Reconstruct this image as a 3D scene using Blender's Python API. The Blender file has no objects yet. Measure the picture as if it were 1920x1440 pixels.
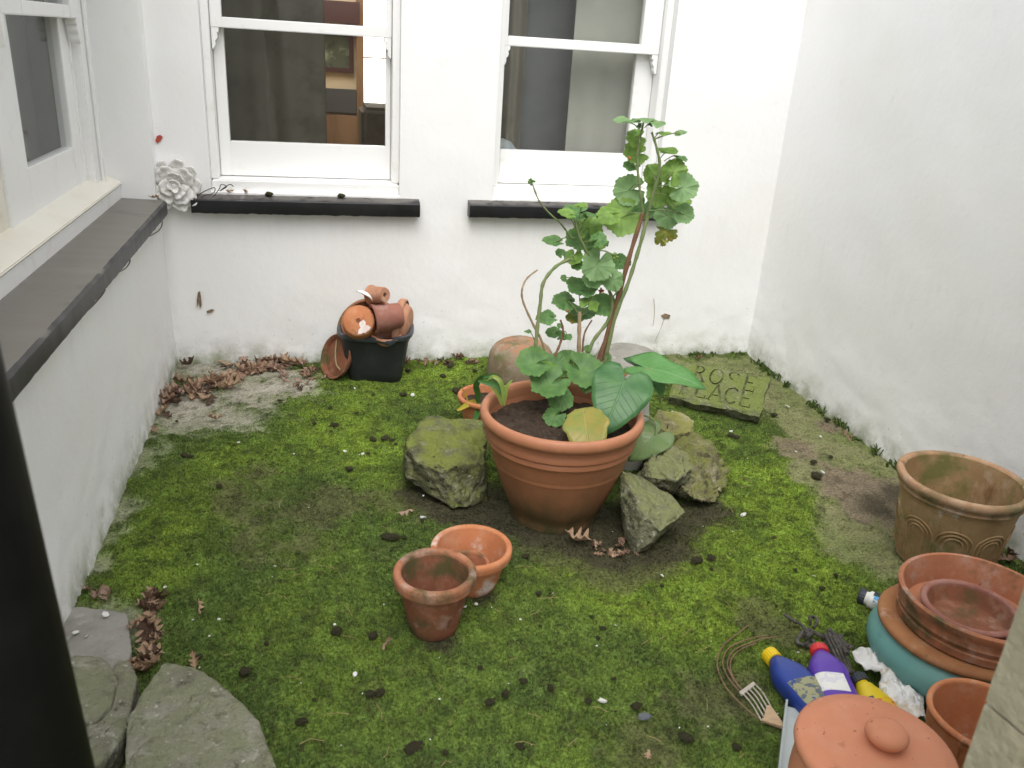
import bpy, bmesh, math, random
import numpy as np
from mathutils import Vector, Matrix, noise as mnoise

R = math.radians
random.seed(7)
rng = np.random.default_rng(11)
sc = bpy.context.scene
col = sc.collection

# ------------------------------------------------------------------ camera
F_PX, CAM = 1591.98, Vector((0.65672, -3.79475, 1.41282))
YAW, PITCH, ROLL = 0.2329226, 0.378825, 0.0635319
fwd = Vector((math.sin(YAW)*math.cos(PITCH), math.cos(YAW)*math.cos(PITCH), -math.sin(PITCH)))
r0 = fwd.cross(Vector((0, 0, 1))).normalized()
u0 = r0.cross(fwd)
rgt = r0*math.cos(ROLL) + u0*math.sin(ROLL)
upv = -r0*math.sin(ROLL) + u0*math.cos(ROLL)
cd = bpy.data.cameras.new('camera')
cam = bpy.data.objects.new('camera', cd)
col.objects.link(cam)
cd.sensor_width = 36.0
cd.lens = F_PX/1920*36
cd.clip_start = 0.02
cd.clip_end = 500
cd.dof.use_dof = True
cd.dof.focus_distance = 3.0
cd.dof.aperture_fstop = 7.0
Mc = Matrix((rgt, upv, -fwd)).transposed().to_4x4()
Mc.translation = CAM
cam.matrix_world = Mc
sc.camera = cam

# ------------------------------------------------------------------ sky and sun (soft overcast daylight)
SUN_EL, SUN_AZ = 62, 194          # azimuth from +Y, clockwise
wd = bpy.data.worlds.new('World')
sc.world = wd
wd.use_nodes = True
nt = wd.node_tree
nt.nodes.clear()
sky = nt.nodes.new('ShaderNodeTexSky')
sky.sky_type = 'NISHITA'
sky.sun_disc = False
sky.sun_elevation = R(SUN_EL)
sky.sun_rotation = R(SUN_AZ)
sky.air_density = 1.0
sky.dust_density = 4.0
sky.ozone_density = 1.0
hs = nt.nodes.new('ShaderNodeHueSaturation')
hs.inputs['Saturation'].default_value = 0.22
bg = nt.nodes.new('ShaderNodeBackground')
bg.inputs['Strength'].default_value = 0.15
wo = nt.nodes.new('ShaderNodeOutputWorld')
nt.links.new(sky.outputs[0], hs.inputs['Color'])
nt.links.new(hs.outputs[0], bg.inputs['Color'])
nt.links.new(bg.outputs[0], wo.inputs['Surface'])
sd = bpy.data.lights.new('sun', 'SUN')
sd.energy = 0.62
sd.angle = R(70)
sd.color = (1.0, 0.97, 0.92)
sun = bpy.data.objects.new('sun', sd)
col.objects.link(sun)
el, az = R(SUN_EL), R(SUN_AZ)
sdir = Vector((math.sin(az)*math.cos(el), math.cos(az)*math.cos(el), math.sin(el)))
sun.rotation_euler = sdir.to_track_quat('Z', 'Y').to_euler()
sun.location = sdir*8
sc.view_settings.view_transform = 'Standard'
sc.view_settings.look = 'None'
sc.view_settings.gamma = 1
sc.view_settings.exposure = 0.98
sc.cycles.max_bounces = 8
sc.cycles.diffuse_bounces = 5
sc.cycles.caustics_reflective = False
sc.cycles.caustics_refractive = False
sc.cycles.transparent_max_bounces = 12

# ------------------------------------------------------------------ authoring helpers: a sight line met with a plane of the place
def _ray(u, v):
    return fwd + rgt*((u-960)/F_PX) + upv*((720-v)/F_PX)
def gp(u, v, z=0.0):
    d = _ray(u, v); return CAM + d*((z-CAM.z)/d.z)
def yp(u, v, y):
    d = _ray(u, v); return CAM + d*((y-CAM.y)/d.y)
def dep(p):
    return (Vector(p)-CAM).dot(fwd)

# ------------------------------------------------------------------ object helpers
def tag(o, label, cat, group=None, kind=None):
    if label: o['label'] = label
    if cat: o['category'] = cat
    if group: o['group'] = group
    if kind: o['kind'] = kind
    return o
def empty(name, loc, label=None, cat=None, group=None, parent=None):
    o = bpy.data.objects.new(name, None)
    o.empty_display_size = 0.05
    col.objects.link(o)
    o.location = Vector(loc)
    if parent: attach(o, parent)
    if label: tag(o, label, cat, group)
    return o
def attach(o, p):
    o.parent = p
    o.matrix_parent_inverse = Matrix.Translation(-Vector(p.location))   # every parent only translates
def mesh_obj(name, verts, faces, mat=None, parent=None, smooth=True, sharp=35, origin=None):
    me = bpy.data.meshes.new(name)
    verts = [Vector(v) for v in verts]
    if parent is None:
        if origin is None:
            xs = [v.x for v in verts]; ys = [v.y for v in verts]; zs = [v.z for v in verts]
            origin = Vector(((min(xs)+max(xs))/2, (min(ys)+max(ys))/2, min(zs)))
        verts = [v-origin for v in verts]
    me.from_pydata([tuple(v) for v in verts], [], faces)
    me.update()
    if mat: me.materials.append(mat)
    if smooth:
        me.polygons.foreach_set('use_smooth', [True]*len(me.polygons))
        if sharp: me.set_sharp_from_angle(angle=R(sharp))
    o = bpy.data.objects.new(name, me)
    col.objects.link(o)
    if parent is None: o.location = origin
    else: attach(o, parent)
    return o
ID = Matrix.Identity(4)
def frame(origin, zaxis, xhint=(1, 0, 0)):
    z = Vector(zaxis).normalized(); x = Vector(xhint); x = x-z*x.dot(z)
    if x.length < 1e-4: x = Vector((0, 1, 0)); x = x-z*x.dot(z)
    x.normalize(); y = z.cross(x)
    M = Matrix((x, y, z)).transposed().to_4x4(); M.translation = Vector(origin); return M
class MB:
    def __init__(s): s.v = []; s.f = []
    def add(s, v, f, M=ID):
        b = len(s.v); s.v += [M @ Vector(p) for p in v]; s.f += [tuple(i+b for i in q) for q in f]; return s
    def box(s, x0, x1, y0, y1, z0, z1, M=ID):
        v = [(x, y, z) for z in (z0, z1) for y in (y0, y1) for x in (x0, x1)]
        return s.add(v, [(0, 2, 3, 1), (4, 5, 7, 6), (0, 1, 5, 4), (2, 6, 7, 3), (0, 4, 6, 2), (1, 3, 7, 5)], M)
    def lathe(s, prof, n=48, M=ID, wob=0.0, seed=0):
        v = []; f = []; rings = []
        for k, (r, z) in enumerate(prof):
            if r < 1e-6:
                rings.append([len(v)]); v.append((0, 0, z))
            else:
                rg = []
                for i in range(n):
                    a = 2*math.pi*i/n
                    rr = r
                    if wob: rr = r + wob*mnoise.noise(Vector((math.cos(a)*1.5+seed*3.1, math.sin(a)*1.5, z*9)))
                    rg.append(len(v)); v.append((rr*math.cos(a), rr*math.sin(a), z))
                rings.append(rg)
        for a, b in zip(rings, rings[1:]):
            if len(a) == 1 and len(b) == 1: continue
            for i in range(n):
                j = (i+1) % n
                if len(a) == 1: f.append((a[0], b[j], b[i]))
                elif len(b) == 1: f.append((a[i], a[j], b[0]))
                else: f.append((a[i], a[j], b[j], b[i]))
        return s.add(v, f, M)
    def tube(s, pts, rad, n=8, cap=True, M=ID):
        pts = [Vector(p) for p in pts]; m = len(pts)
        if not hasattr(rad, '__len__'): rad = [rad]*m
        v = []; f = []; x = None
        for i, p in enumerate(pts):
            t = (pts[min(i+1, m-1)]-pts[max(i-1, 0)])
            if t.length < 1e-9: t = Vector((0, 0, 1))
            t.normalize()
            if x is None: x = t.orthogonal().normalized()
            x = (x-t*x.dot(t)); x = x.normalized() if x.length > 1e-6 else t.orthogonal().normalized()
            y = t.cross(x)
            for k in range(n):
                a = 2*math.pi*k/n; v.append(p+(x*math.cos(a)+y*math.sin(a))*rad[i])
        for i in range(m-1):
            for k in range(n):
                l = (k+1) % n; f.append((i*n+k, i*n+l, (i+1)*n+l, (i+1)*n+k))
        if cap:
            f.append(tuple(range(n-1, -1, -1))); f.append(tuple((m-1)*n+k for k in range(n)))
        return s.add(v, f, M)
    def loft(s, secs, n=40, M=ID, cap=True):
        """secs: (z, half_x, half_y, exponent, offset_x, offset_y) super-ellipse sections"""
        v = []; f = []
        for sec in secs:
            z, hx, hy, e = sec[:4]; ox, oy = (sec[4], sec[5]) if len(sec) > 4 else (0, 0)
            for k in range(n):
                a = 2*math.pi*k/n; c, d = math.cos(a), math.sin(a)
                v.append((ox+hx*math.copysign(abs(c)**(2/e), c), oy+hy*math.copysign(abs(d)**(2/e), d), z))
        m = len(secs)
        for i in range(m-1):
            for k in range(n):
                l = (k+1) % n; f.append((i*n+k, i*n+l, (i+1)*n+l, (i+1)*n+k))
        if cap:
            f.append(tuple(range(n-1, -1, -1))); f.append(tuple((m-1)*n+k for k in range(n)))
        return s.add(v, f, M)
    def obj(s, name, mat=None, parent=None, **k): return mesh_obj(name, s.v, s.f, mat, parent, **k)
def smooth_path(pts, n=6):
    pts = [Vector(p) for p in pts]; out = []
    for i in range(len(pts)-1):
        p0 = pts[max(i-1, 0)]; p1 = pts[i]; p2 = pts[i+1]; p3 = pts[min(i+2, len(pts)-1)]
        for k in range(n):
            t = k/n
            out.append(0.5*((2*p1)+(p2-p0)*t+(2*p0-5*p1+4*p2-p3)*t*t+(3*p1-p0-3*p2+p3)*t**3))
    out.append(pts[-1]); return out

# ------------------------------------------------------------------ materials
def pm(name, base, layers=(), rough=0.8, bump=None, spec=0.3, coord='Object', trans=0.0, rough_noise=None, sheen=0):
    """layers: (colour, scale, lo, hi[, detail[, stretch]]) laid over the base where noise passes lo..hi"""
    m = bpy.data.materials.new(name); m.use_nodes = True
    t = m.node_tree; N = t.nodes; L = t.links; b = N['Principled BSDF']
    b.inputs['Roughness'].default_value = rough
    b.inputs['Specular IOR Level'].default_value = spec
    tc = N.new('ShaderNodeTexCoord'); geo = N.new('ShaderNodeNewGeometry')
    src = geo.outputs['Position'] if coord == 'World' else tc.outputs[coord]
    cur = None
    for i, ly in enumerate(layers):
        c, s, lo, hi = ly[:4]; det = ly[4] if len(ly) > 4 else 5
        nz = N.new('ShaderNodeTexNoise'); nz.inputs['Scale'].default_value = s; nz.inputs['Detail'].default_value = det
        nz.inputs['Roughness'].default_value = 0.62
        mp = N.new('ShaderNodeMapping'); mp.inputs['Location'].default_value = (i*3.7+1.3, i*1.9, i*2.3)
        if len(ly) > 5: mp.inputs['Scale'].default_value = ly[5]
        L.new(src, mp.inputs['Vector']); L.new(mp.outputs[0], nz.inputs['Vector'])
        mr = N.new('ShaderNodeMapRange'); mr.inputs['From Min'].default_value = lo; mr.inputs['From Max'].default_value = hi
        L.new(nz.outputs['Fac'], mr.inputs['Value'])
        mx = N.new('ShaderNodeMix'); mx.data_type = 'RGBA'
        L.new(mr.outputs[0], mx.inputs['Factor'])
        if cur is None: mx.inputs['A'].default_value = (*base, 1)
        else: L.new(cur, mx.inputs['A'])
        mx.inputs['B'].default_value = (*c, 1)
        cur = mx.outputs['Result']
    if cur is None: b.inputs['Base Color'].default_value = (*base, 1)
    else: L.new(cur, b.inputs['Base Color'])
    if bump:
        prev = None
        for (s, st, dist) in bump:
            nz = N.new('ShaderNodeTexNoise'); nz.inputs['Scale'].default_value = s; nz.inputs['Detail'].default_value = 4
            L.new(src, nz.inputs['Vector'])
            bp = N.new('ShaderNodeBump'); bp.inputs['Strength'].default_value = st; bp.inputs['Distance'].default_value = dist
            L.new(nz.outputs['Fac'], bp.inputs['Height'])
            if prev: L.new(prev, bp.inputs['Normal'])
            prev = bp.outputs[0]
        L.new(prev, b.inputs['Normal'])
    if trans:
        out = N['Material Output']; tr = N.new('ShaderNodeBsdfTranslucent'); ms = N.new('ShaderNodeMixShader')
        ms.inputs[0].default_value = trans
        if cur is not None: L.new(cur, tr.inputs['Color'])
        else: tr.inputs['Color'].default_value = (*base, 1)
        L.new(b.outputs[0], ms.inputs[1]); L.new(tr.outputs[0], ms.inputs[2]); L.new(ms.outputs[0], out.inputs['Surface'])
    m['mixout'] = 1
    return m
def add_layer_fac(m, color, fac_builder):
    """lays one more colour over a pm() material, where fac_builder's socket says"""
    t = m.node_tree; N = t.nodes; L = t.links; b = N['Principled BSDF']
    inp = b.inputs['Base Color']; mx = N.new('ShaderNodeMix'); mx.data_type = 'RGBA'
    if inp.links: L.new(inp.links[0].from_socket, mx.inputs['A'])
    else: mx.inputs['A'].default_value = inp.default_value
    mx.inputs['B'].default_value = (*color, 1)
    L.new(fac_builder(N, L), mx.inputs['Factor'])
    L.new(mx.outputs['Result'], inp)
    return m
def mathn(N, L, op, a, b=None):
    n = N.new('ShaderNodeMath'); n.operation = op
    for i, x in enumerate((a, b)):
        if x is None: continue
        if isinstance(x, (int, float)): n.inputs[i].default_value = x
        else: L.new(x, n.inputs[i])
    return n.outputs[0]
def moss_on_top(lo, hi, scale=14, nlo=0.35, nhi=0.6):
    def fb(N, L):
        g = N.new('ShaderNodeNewGeometry'); sp = N.new('ShaderNodeSeparateXYZ'); L.new(g.outputs['Normal'], sp.inputs[0])
        mr = N.new('ShaderNodeMapRange'); mr.inputs['From Min'].default_value = lo; mr.inputs['From Max'].default_value = hi
        L.new(sp.outputs['Z'], mr.inputs['Value'])
        nz = N.new('ShaderNodeTexNoise'); nz.inputs['Scale'].default_value = scale; nz.inputs['Detail'].default_value = 5
        L.new(g.outputs['Position'], nz.inputs['Vector'])
        m2 = N.new('ShaderNodeMapRange'); m2.inputs['From Min'].default_value = nlo; m2.inputs['From Max'].default_value = nhi
        L.new(nz.outputs['Fac'], m2.inputs['Value'])
        return mathn(N, L, 'MULTIPLY', mr.outputs[0], m2.outputs[0])
    return fb
def low_band(h0, h1, scale=7, nlo=0.3, nhi=0.7, stretch=(1, 1, 1)):
    """algae, or on the planter staining with painted shade, climbing from the ground with a ragged edge"""
    def fb(N, L):
        g = N.new('ShaderNodeNewGeometry'); sp = N.new('ShaderNodeSeparateXYZ'); L.new(g.outputs['Position'], sp.inputs[0])
        mp = N.new('ShaderNodeMapping'); mp.inputs['Scale'].default_value = stretch
        L.new(g.outputs['Position'], mp.inputs['Vector'])
        nz = N.new('ShaderNodeTexNoise'); nz.inputs['Scale'].default_value = scale; nz.inputs['Detail'].default_value = 7
        nz.inputs['Roughness'].default_value = 0.7
        L.new(mp.outputs[0], nz.inputs['Vector'])
        mr = N.new('ShaderNodeMapRange'); mr.inputs['From Min'].default_value = h1; mr.inputs['From Max'].default_value = h0
        L.new(sp.outputs['Z'], mr.inputs['Value'])
        m2 = N.new('ShaderNodeMapRange'); m2.inputs['From Min'].default_value = nlo; m2.inputs['From Max'].default_value = nhi
        L.new(nz.outputs['Fac'], m2.inputs['Value'])
        return mathn(N, L, 'MULTIPLY', mr.outputs[0], m2.outputs[0])
    return fb

WHITE = pm('white_wall_paint', (0.86, 0.86, 0.855), [((0.84, 0.835, 0.80), 1.6, 0.45, 0.75), ((0.78, 0.78, 0.76), 9, 0.64, 0.82)],
           rough=0.75, bump=[(30, 0.25, 0.005), (110, 0.2, 0.002)], coord='World', spec=0.25)
add_layer_fac(WHITE, (0.36, 0.38, 0.27), low_band(0.0, 0.14, 9, 0.42, 0.66))
add_layer_fac(WHITE, (0.16, 0.20, 0.08), low_band(-0.01, 0.055, 16, 0.40, 0.62))
add_layer_fac(WHITE, (0.30, 0.28, 0.22), low_band(0.0, 0.42, 60, 0.63, 0.69))
def drips(zlo, zhi):
    def fb(N, L):
        g = N.new('ShaderNodeNewGeometry'); sp = N.new('ShaderNodeSeparateXYZ'); L.new(g.outputs['Position'], sp.inputs[0])
        mp = N.new('ShaderNodeMapping'); mp.inputs['Scale'].default_value = (1, 1, 0.10); L.new(g.outputs['Position'], mp.inputs['Vector'])
        nz = N.new('ShaderNodeTexNoise'); nz.inputs['Scale'].default_value = 26; nz.inputs['Detail'].default_value = 6; L.new(mp.outputs[0], nz.inputs['Vector'])
        m2 = N.new('ShaderNodeMapRange'); m2.inputs['From Min'].default_value = 0.50; m2.inputs['From Max'].default_value = 0.78; m2.inputs['To Max'].default_value = 0.55; L.new(nz.outputs['Fac'], m2.inputs['Value'])
        mr = N.new('ShaderNodeMapRange'); mr.inputs['From Min'].default_value = zlo; mr.inputs['From Max'].default_value = zhi; L.new(sp.outputs['Z'], mr.inputs['Value'])
        up_ = mathn(N, L, 'LESS_THAN', sp.outputs['Z'], zhi+0.01)
        return mathn(N, L, 'MULTIPLY', mathn(N, L, 'MULTIPLY', m2.outputs[0], mr.outputs[0]), up_)
    return fb
add_layer_fac(WHITE, (0.76, 0.74, 0.69), drips(0.45, 0.70))
CREAM = pm('cream_gloss_paint', (0.80, 0.77, 0.68), [((0.74, 0.70, 0.58), 6, 0.5, 0.8)], rough=0.45, coord='World', bump=[(30, 0.1, 0.002)])
JOIN = pm('white_gloss_joinery', (0.85, 0.85, 0.835), [((0.74, 0.72, 0.66), 11, 0.58, 0.78), ((0.62, 0.58, 0.48), 40, 0.70, 0.80)], rough=0.4, spec=0.4,
          coord='World', bump=[(14, 0.10, 0.004), (90, 0.08, 0.001)])
SILL = pm('black_sill_paint', (0.011, 0.012, 0.014), [((0.022, 0.022, 0.024), 8, 0.45, 0.7), ((0.10, 0.095, 0.085), 30, 0.67, 0.8)], rough=0.4, spec=0.5,
          coord='World', bump=[(12, 0.25, 0.006), (75, 0.25, 0.002)])
add_layer_fac(SILL, (0.13, 0.12, 0.11), moss_on_top(0.8, 0.95, 18, 0.34, 0.5))
SILLG = pm('worn_grey_sill_paint', (0.030, 0.031, 0.035), [((0.05, 0.05, 0.054), 9, 0.45, 0.7), ((0.10, 0.095, 0.085), 40, 0.66, 0.8)], rough=0.45, spec=0.45, coord='World', bump=[(14, 0.15, 0.004), (80, 0.2, 0.0015)])
add_layer_fac(SILLG, (0.18, 0.168, 0.148), moss_on_top(0.70, 0.93, 5, 0.18, 0.44))
def terracotta(name, c, dark, pale, pale_amt=0.6, moss=None, sc_=1.0, rough=0.85):
    ly = [(dark, 7*sc_, 0.42, 0.75), (tuple(0.6*a+0.4*b for a, b in zip(c, pale)), 22*sc_, 0.5, 0.75), (pale, 12*sc_, pale_amt, pale_amt+0.16, 8)]
    ly.append((tuple(min(1, a*0.5+0.36) for a in pale), 6*sc_, 0.61, 0.70, 9))          # lime bloom
    ly.append((tuple(a*0.35 for a in dark), 95, 0.69, 0.72, 3))                    # grime specks
    ly.append((tuple(a*0.55 for a in dark), 14*sc_, 0.62, 0.72, 8, (1, 1, 0.35)))   # damp streaks
    if moss: ly.append((moss, 9*sc_, 0.50, 0.64, 8))
    return pm(name, c, ly, rough=rough, spec=0.25, bump=[(60*sc_, 0.15, 0.002), (240, 0.12, 0.001)])
PLAST = pm('terracotta_plastic', (0.36, 0.15, 0.075), [((0.28, 0.115, 0.06), 5, 0.45, 0.75), ((0.40, 0.20, 0.12), 16, 0.6, 0.85)], rough=0.5, spec=0.35, bump=[(90, 0.06, 0.001)])
add_layer_fac(PLAST, (0.12, 0.085, 0.04), low_band(0.03, 0.27, 10, 0.26, 0.62, (1, 1, 0.5)))  # greenish staining, deepened by occlusion shade painted into the lower half
add_layer_fac(PLAST, (0.045, 0.045, 0.018), low_band(0.0, 0.14, 12, 0.24, 0.56))  # darkest band at the base, stain and painted shade together
PLRIM = pm('terracotta_plastic_lip', (0.44, 0.19, 0.10), [((0.36, 0.15, 0.08), 9, 0.45, 0.75), ((0.48, 0.30, 0.19), 24, 0.62, 0.8)], rough=0.5, spec=0.35, bump=[(90, 0.06, 0.001)])
TC_ORANGE = terracotta('terracotta_orange', (0.52, 0.21, 0.095), (0.40, 0.14, 0.06), (0.56, 0.40, 0.29), 0.6)
TC_RED = terracotta('terracotta_red', (0.42, 0.175, 0.092), (0.30, 0.11, 0.06), (0.45, 0.33, 0.27), 0.53, moss=(0.12, 0.085, 0.04))
TC_DARK = terracotta('terracotta_weathered_dark', (0.25, 0.095, 0.05), (0.15, 0.06, 0.035), (0.36, 0.25, 0.19), 0.58, moss=(0.09, 0.075, 0.03))
TC_BUFF = terracotta('terracotta_buff_mossy', (0.33, 0.215, 0.105), (0.22, 0.125, 0.06), (0.43, 0.34, 0.23), 0.58, moss=(0.16, 0.15, 0.05))
TC_BUFFRIM = terracotta('terracotta_buff_rim', (0.40, 0.245, 0.14), (0.28, 0.15, 0.08), (0.48, 0.38, 0.28), 0.54, moss=(0.17, 0.14, 0.07))
TC_PINK = terracotta('terracotta_pink', (0.45, 0.23, 0.14), (0.34, 0.15, 0.09), (0.52, 0.38, 0.29), 0.58)
TC_MAUVE = terracotta('terracotta_mauve', (0.30, 0.13, 0.095), (0.21, 0.085, 0.065), (0.38, 0.26, 0.23), 0.6)
TC_SALMON = terracotta('terracotta_salmon', (0.58, 0.245, 0.14), (0.51, 0.205, 0.115), (0.56, 0.30, 0.21), 0.70, sc_=0.8)
TEAL = pm('teal_glaze', (0.125, 0.31, 0.29), [((0.18, 0.37, 0.345), 7, 0.45, 0.75), ((0.10, 0.21, 0.17), 16, 0.6, 0.8)], rough=0.45, spec=0.4, bump=[(60, 0.08, 0.001)])
TEALRIM = terracotta('unglazed_brown_rim', (0.36, 0.165, 0.07), (0.24, 0.10, 0.045), (0.42, 0.28, 0.17), 0.62)
SOIL = pm('potting_soil', (0.045, 0.030, 0.020), [((0.085, 0.060, 0.040), 60, 0.5, 0.7), ((0.02, 0.014, 0.01), 25, 0.5, 0.7), ((0.28, 0.25, 0.2), 190, 0.70, 0.76)], rough=0.95,
          bump=[(70, 0.9, 0.012), (200, 0.6, 0.005)], coord='World')
def stone_mat(name, base, dark, pale, moss, mlo=0.25, mhi=0.8, nlo=0.36, nhi=0.56):
    m = pm(name, base, [(dark, 7, 0.44, 0.62, 8), (pale, 19, 0.53, 0.66, 9), (tuple(c*0.5 for c in dark), 42, 0.56, 0.68), (tuple(min(1, c*1.35) for c in pale), 60, 0.62, 0.68, 3)], rough=0.92, spec=0.2,
           bump=[(12, 0.8, 0.03), (45, 1.0, 0.014), (160, 0.8, 0.005)], coord='World')
    add_layer_fac(m, moss, moss_on_top(mlo, mhi, 16, nlo, nhi))
    return m
ST_MOSS = stone_mat('mossy_boulder', (0.125, 0.125, 0.075), (0.050, 0.052, 0.030), (0.25, 0.25, 0.18), (0.165, 0.19, 0.045), -0.25, 0.85, 0.34, 0.60)
ST_ROCK = stone_mat('limestone_algae', (0.25, 0.235, 0.135), (0.12, 0.11, 0.062), (0.32, 0.29, 0.19), (0.155, 0.165, 0.05))
ST_PALE = stone_mat('pale_limestone_algae', (0.33, 0.31, 0.165), (0.17, 0.155, 0.07), (0.36, 0.33, 0.2), (0.25, 0.25, 0.075))
ST_SLAB = stone_mat('grey_green_slab_stone', (0.20, 0.20, 0.125), (0.11, 0.115, 0.065), (0.31, 0.31, 0.23), (0.20, 0.215, 0.095), 0.2, 0.8)
ST_LOW = stone_mat('flat_grey_boulder', (0.225, 0.22, 0.165), (0.16, 0.155, 0.11), (0.31, 0.305, 0.245), (0.195, 0.205, 0.125), 0.2, 0.8, 0.4, 0.62)
ST_SIGN = stone_mat('carved_stone', (0.20, 0.20, 0.13), (0.13, 0.135, 0.075), (0.30, 0.295, 0.22), (0.155, 0.19, 0.055), 0.0, 0.7, 0.28, 0.50)
ST_GREY = pm('grey_concrete', (0.27, 0.26, 0.23), [((0.18, 0.17, 0.145), 9, 0.45, 0.7), ((0.36, 0.35, 0.31), 30, 0.58, 0.75), ((0.10, 0.095, 0.08), 55, 0.64, 0.75)], rough=0.9, coord='World',
             bump=[(25, 0.4, 0.006), (120, 0.4, 0.003)])
JAMB = pm('buff_jamb_stone', (0.34, 0.31, 0.22), [((0.25, 0.23, 0.155), 11, 0.45, 0.7), ((0.42, 0.39, 0.30), 40, 0.55, 0.75), ((0.17, 0.155, 0.10), 23, 0.63, 0.75)], rough=0.9, coord='World',
          bump=[(18, 0.5, 0.01), (90, 0.5, 0.004), (260, 0.3, 0.002)])
BLACK = pm('black_iron_paint', (0.004, 0.004, 0.004), [((0.007, 0.007, 0.007), 12, 0.5, 0.7)], rough=0.5, spec=0.15, coord='World', bump=[(60, 0.1, 0.001)])
BUCKET = pm('black_plastic', (0.022, 0.024, 0.026), [((0.04, 0.042, 0.042), 14, 0.5, 0.75), ((0.09, 0.09, 0.085), 60, 0.68, 0.8)], rough=0.5, spec=0.4, bump=[(40, 0.1, 0.002)])
BUCKRIM = pm('scuffed_black_plastic', (0.045, 0.05, 0.06), [((0.10, 0.105, 0.12), 20, 0.5, 0.7)], rough=0.42, spec=0.5)
PLASTER = pm('white_plaster', (0.80, 0.79, 0.76), [((0.70, 0.68, 0.62), 30, 0.55, 0.75)], rough=0.8, bump=[(55, 0.6, 0.006), (160, 0.4, 0.002)])
LEAFBR = [pm('dry_oak_leaf_%s' % n, c, [(d, 30, 0.45, 0.7), (p, 60, 0.58, 0.75)], rough=0.75, spec=0.3, bump=[(60, 0.4, 0.002)], trans=0.12) for n, c, d, p in
          (('tan', (0.42, 0.29, 0.19), (0.30, 0.19, 0.12), (0.52, 0.40, 0.28)), ('brown', (0.29, 0.185, 0.125), (0.19, 0.115, 0.075), (0.38, 0.27, 0.19)),
           ('pinkish', (0.38, 0.26, 0.20), (0.27, 0.17, 0.125), (0.48, 0.37, 0.29)), ('dark', (0.095, 0.055, 0.035), (0.05, 0.03, 0.02), (0.16, 0.10, 0.07)))]
CLOD = pm('dark_moss_clod', (0.062, 0.053, 0.028), [((0.10, 0.10, 0.036), 60, 0.42, 0.65), ((0.13, 0.085, 0.05), 90, 0.6, 0.75)], rough=0.95, bump=[(110, 1.0, 0.01)])
CHIP = pm('white_chip', (0.60, 0.60, 0.57), [((0.6, 0.58, 0.54), 80, 0.5, 0.7)], rough=0.6)
STRAW = pm('dry_straw', (0.30, 0.23, 0.10), [((0.20, 0.17, 0.06), 30, 0.45, 0.7)], rough=0.7)
WIREB = pm('brown_wire', (0.20, 0.13, 0.075), [((0.12, 0.075, 0.045), 40, 0.45, 0.7)], rough=0.6)
CABLE = pm('grey_brown_cable', (0.13, 0.105, 0.085), [((0.26, 0.23, 0.2), 30, 0.52, 0.7)], rough=0.6, coord='World')

def thin_glass():
    m = bpy.data.materials.new('window_glass'); m.use_nodes = True
    N = m.node_tree.nodes; L = m.node_tree.links; N.remove(N['Principled BSDF']); out = N['Material Output']
    t = N.new('ShaderNodeBsdfTransparent'); t.inputs[0].default_value = (0.94, 0.95, 0.94, 1)
    g = N.new('ShaderNodeBsdfGlossy'); g.inputs['Roughness'].default_value = 0.02
    lw = N.new('ShaderNodeLayerWeight')                      # Schlick reflectance, the same on both faces of the pane
    f5 = mathn(N, L, 'POWER', lw.outputs['Facing'], 5.0); fr = mathn(N, L, 'ADD', mathn(N, L, 'MULTIPLY', f5, 0.6), 0.03)
    nz = N.new('ShaderNodeTexNoise'); nz.inputs['Scale'].default_value = 4
    tc = N.new('ShaderNodeTexCoord'); L.new(tc.outputs['Object'], nz.inputs['Vector'])
    bp = N.new('ShaderNodeBump'); bp.inputs['Strength'].default_value = 0.05; bp.inputs['Distance'].default_value = 0.02
    L.new(nz.outputs['Fac'], bp.inputs['Height']); L.new(bp.outputs[0], g.inputs['Normal'])
    mx = N.new('ShaderNodeMixShader'); L.new(fr, mx.inputs[0]); L.new(t.outputs[0], mx.inputs[1]); L.new(g.outputs[0], mx.inputs[2])
    L.new(mx.outputs[0], out.inputs['Surface'])
    return m
GLASS = thin_glass()
def emit(name, c, s):
    m = bpy.data.materials.new(name); m.use_nodes = True; b = m.node_tree.nodes['Principled BSDF']
    b.inputs['Base Color'].default_value = (0.8, 0.8, 0.8, 1); b.inputs['Emission Color'].default_value = (*c, 1); b.inputs['Emission Strength'].default_value = s
    return m

# ------------------------------------------------------------------ numpy noise for the ground
class VN:
    def __init__(s, seed): s.t = np.random.default_rng(seed).random((256, 256))
    def __call__(s, x, y):
        xi = np.floor(x).astype(int); yi = np.floor(y).astype(int); fx = x-xi; fy = y-yi
        fx = fx*fx*(3-2*fx); fy = fy*fy*(3-2*fy); t = s.t
        a = t[xi % 256, yi % 256]; b = t[(xi+1) % 256, yi % 256]; c = t[xi % 256, (yi+1) % 256]; d = t[(xi+1) % 256, (yi+1) % 256]
        return (a*(1-fx)+b*fx)*(1-fy)+(c*(1-fx)+d*fx)*fy
    def fbm(s, x, y, o=5, g=0.55):
        r = 0; amp = 1; tot = 0
        for k in range(o):
            r = r+amp*s(x*2**k+k*17.3, y*2**k+k*9.1); tot += amp; amp *= g
        return r/tot
n1, n2, n3, n4 = VN(1), VN(2), VN(3), VN(4)
def sstep(a, b, x):
    t = np.clip((x-a)/(b-a), 0, 1); return t*t*(3-2*t)
GX0, GX1, GY0, GY1 = -0.06, 2.86, -4.6, 0.06
def gz(x, y):
    return 0.014*(n1.fbm(x*2.1+5, y*2.1+40, 3)-0.5)+0.010*(n2.fbm(x*14+9, y*14+70, 4)-0.5)
def blob(x, y, u, v, rad):
    p = gp(u, v); d2 = ((x-p.x)**2+((y-p.y)*0.85)**2)/rad**2
    return np.exp(-d2)
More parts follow.
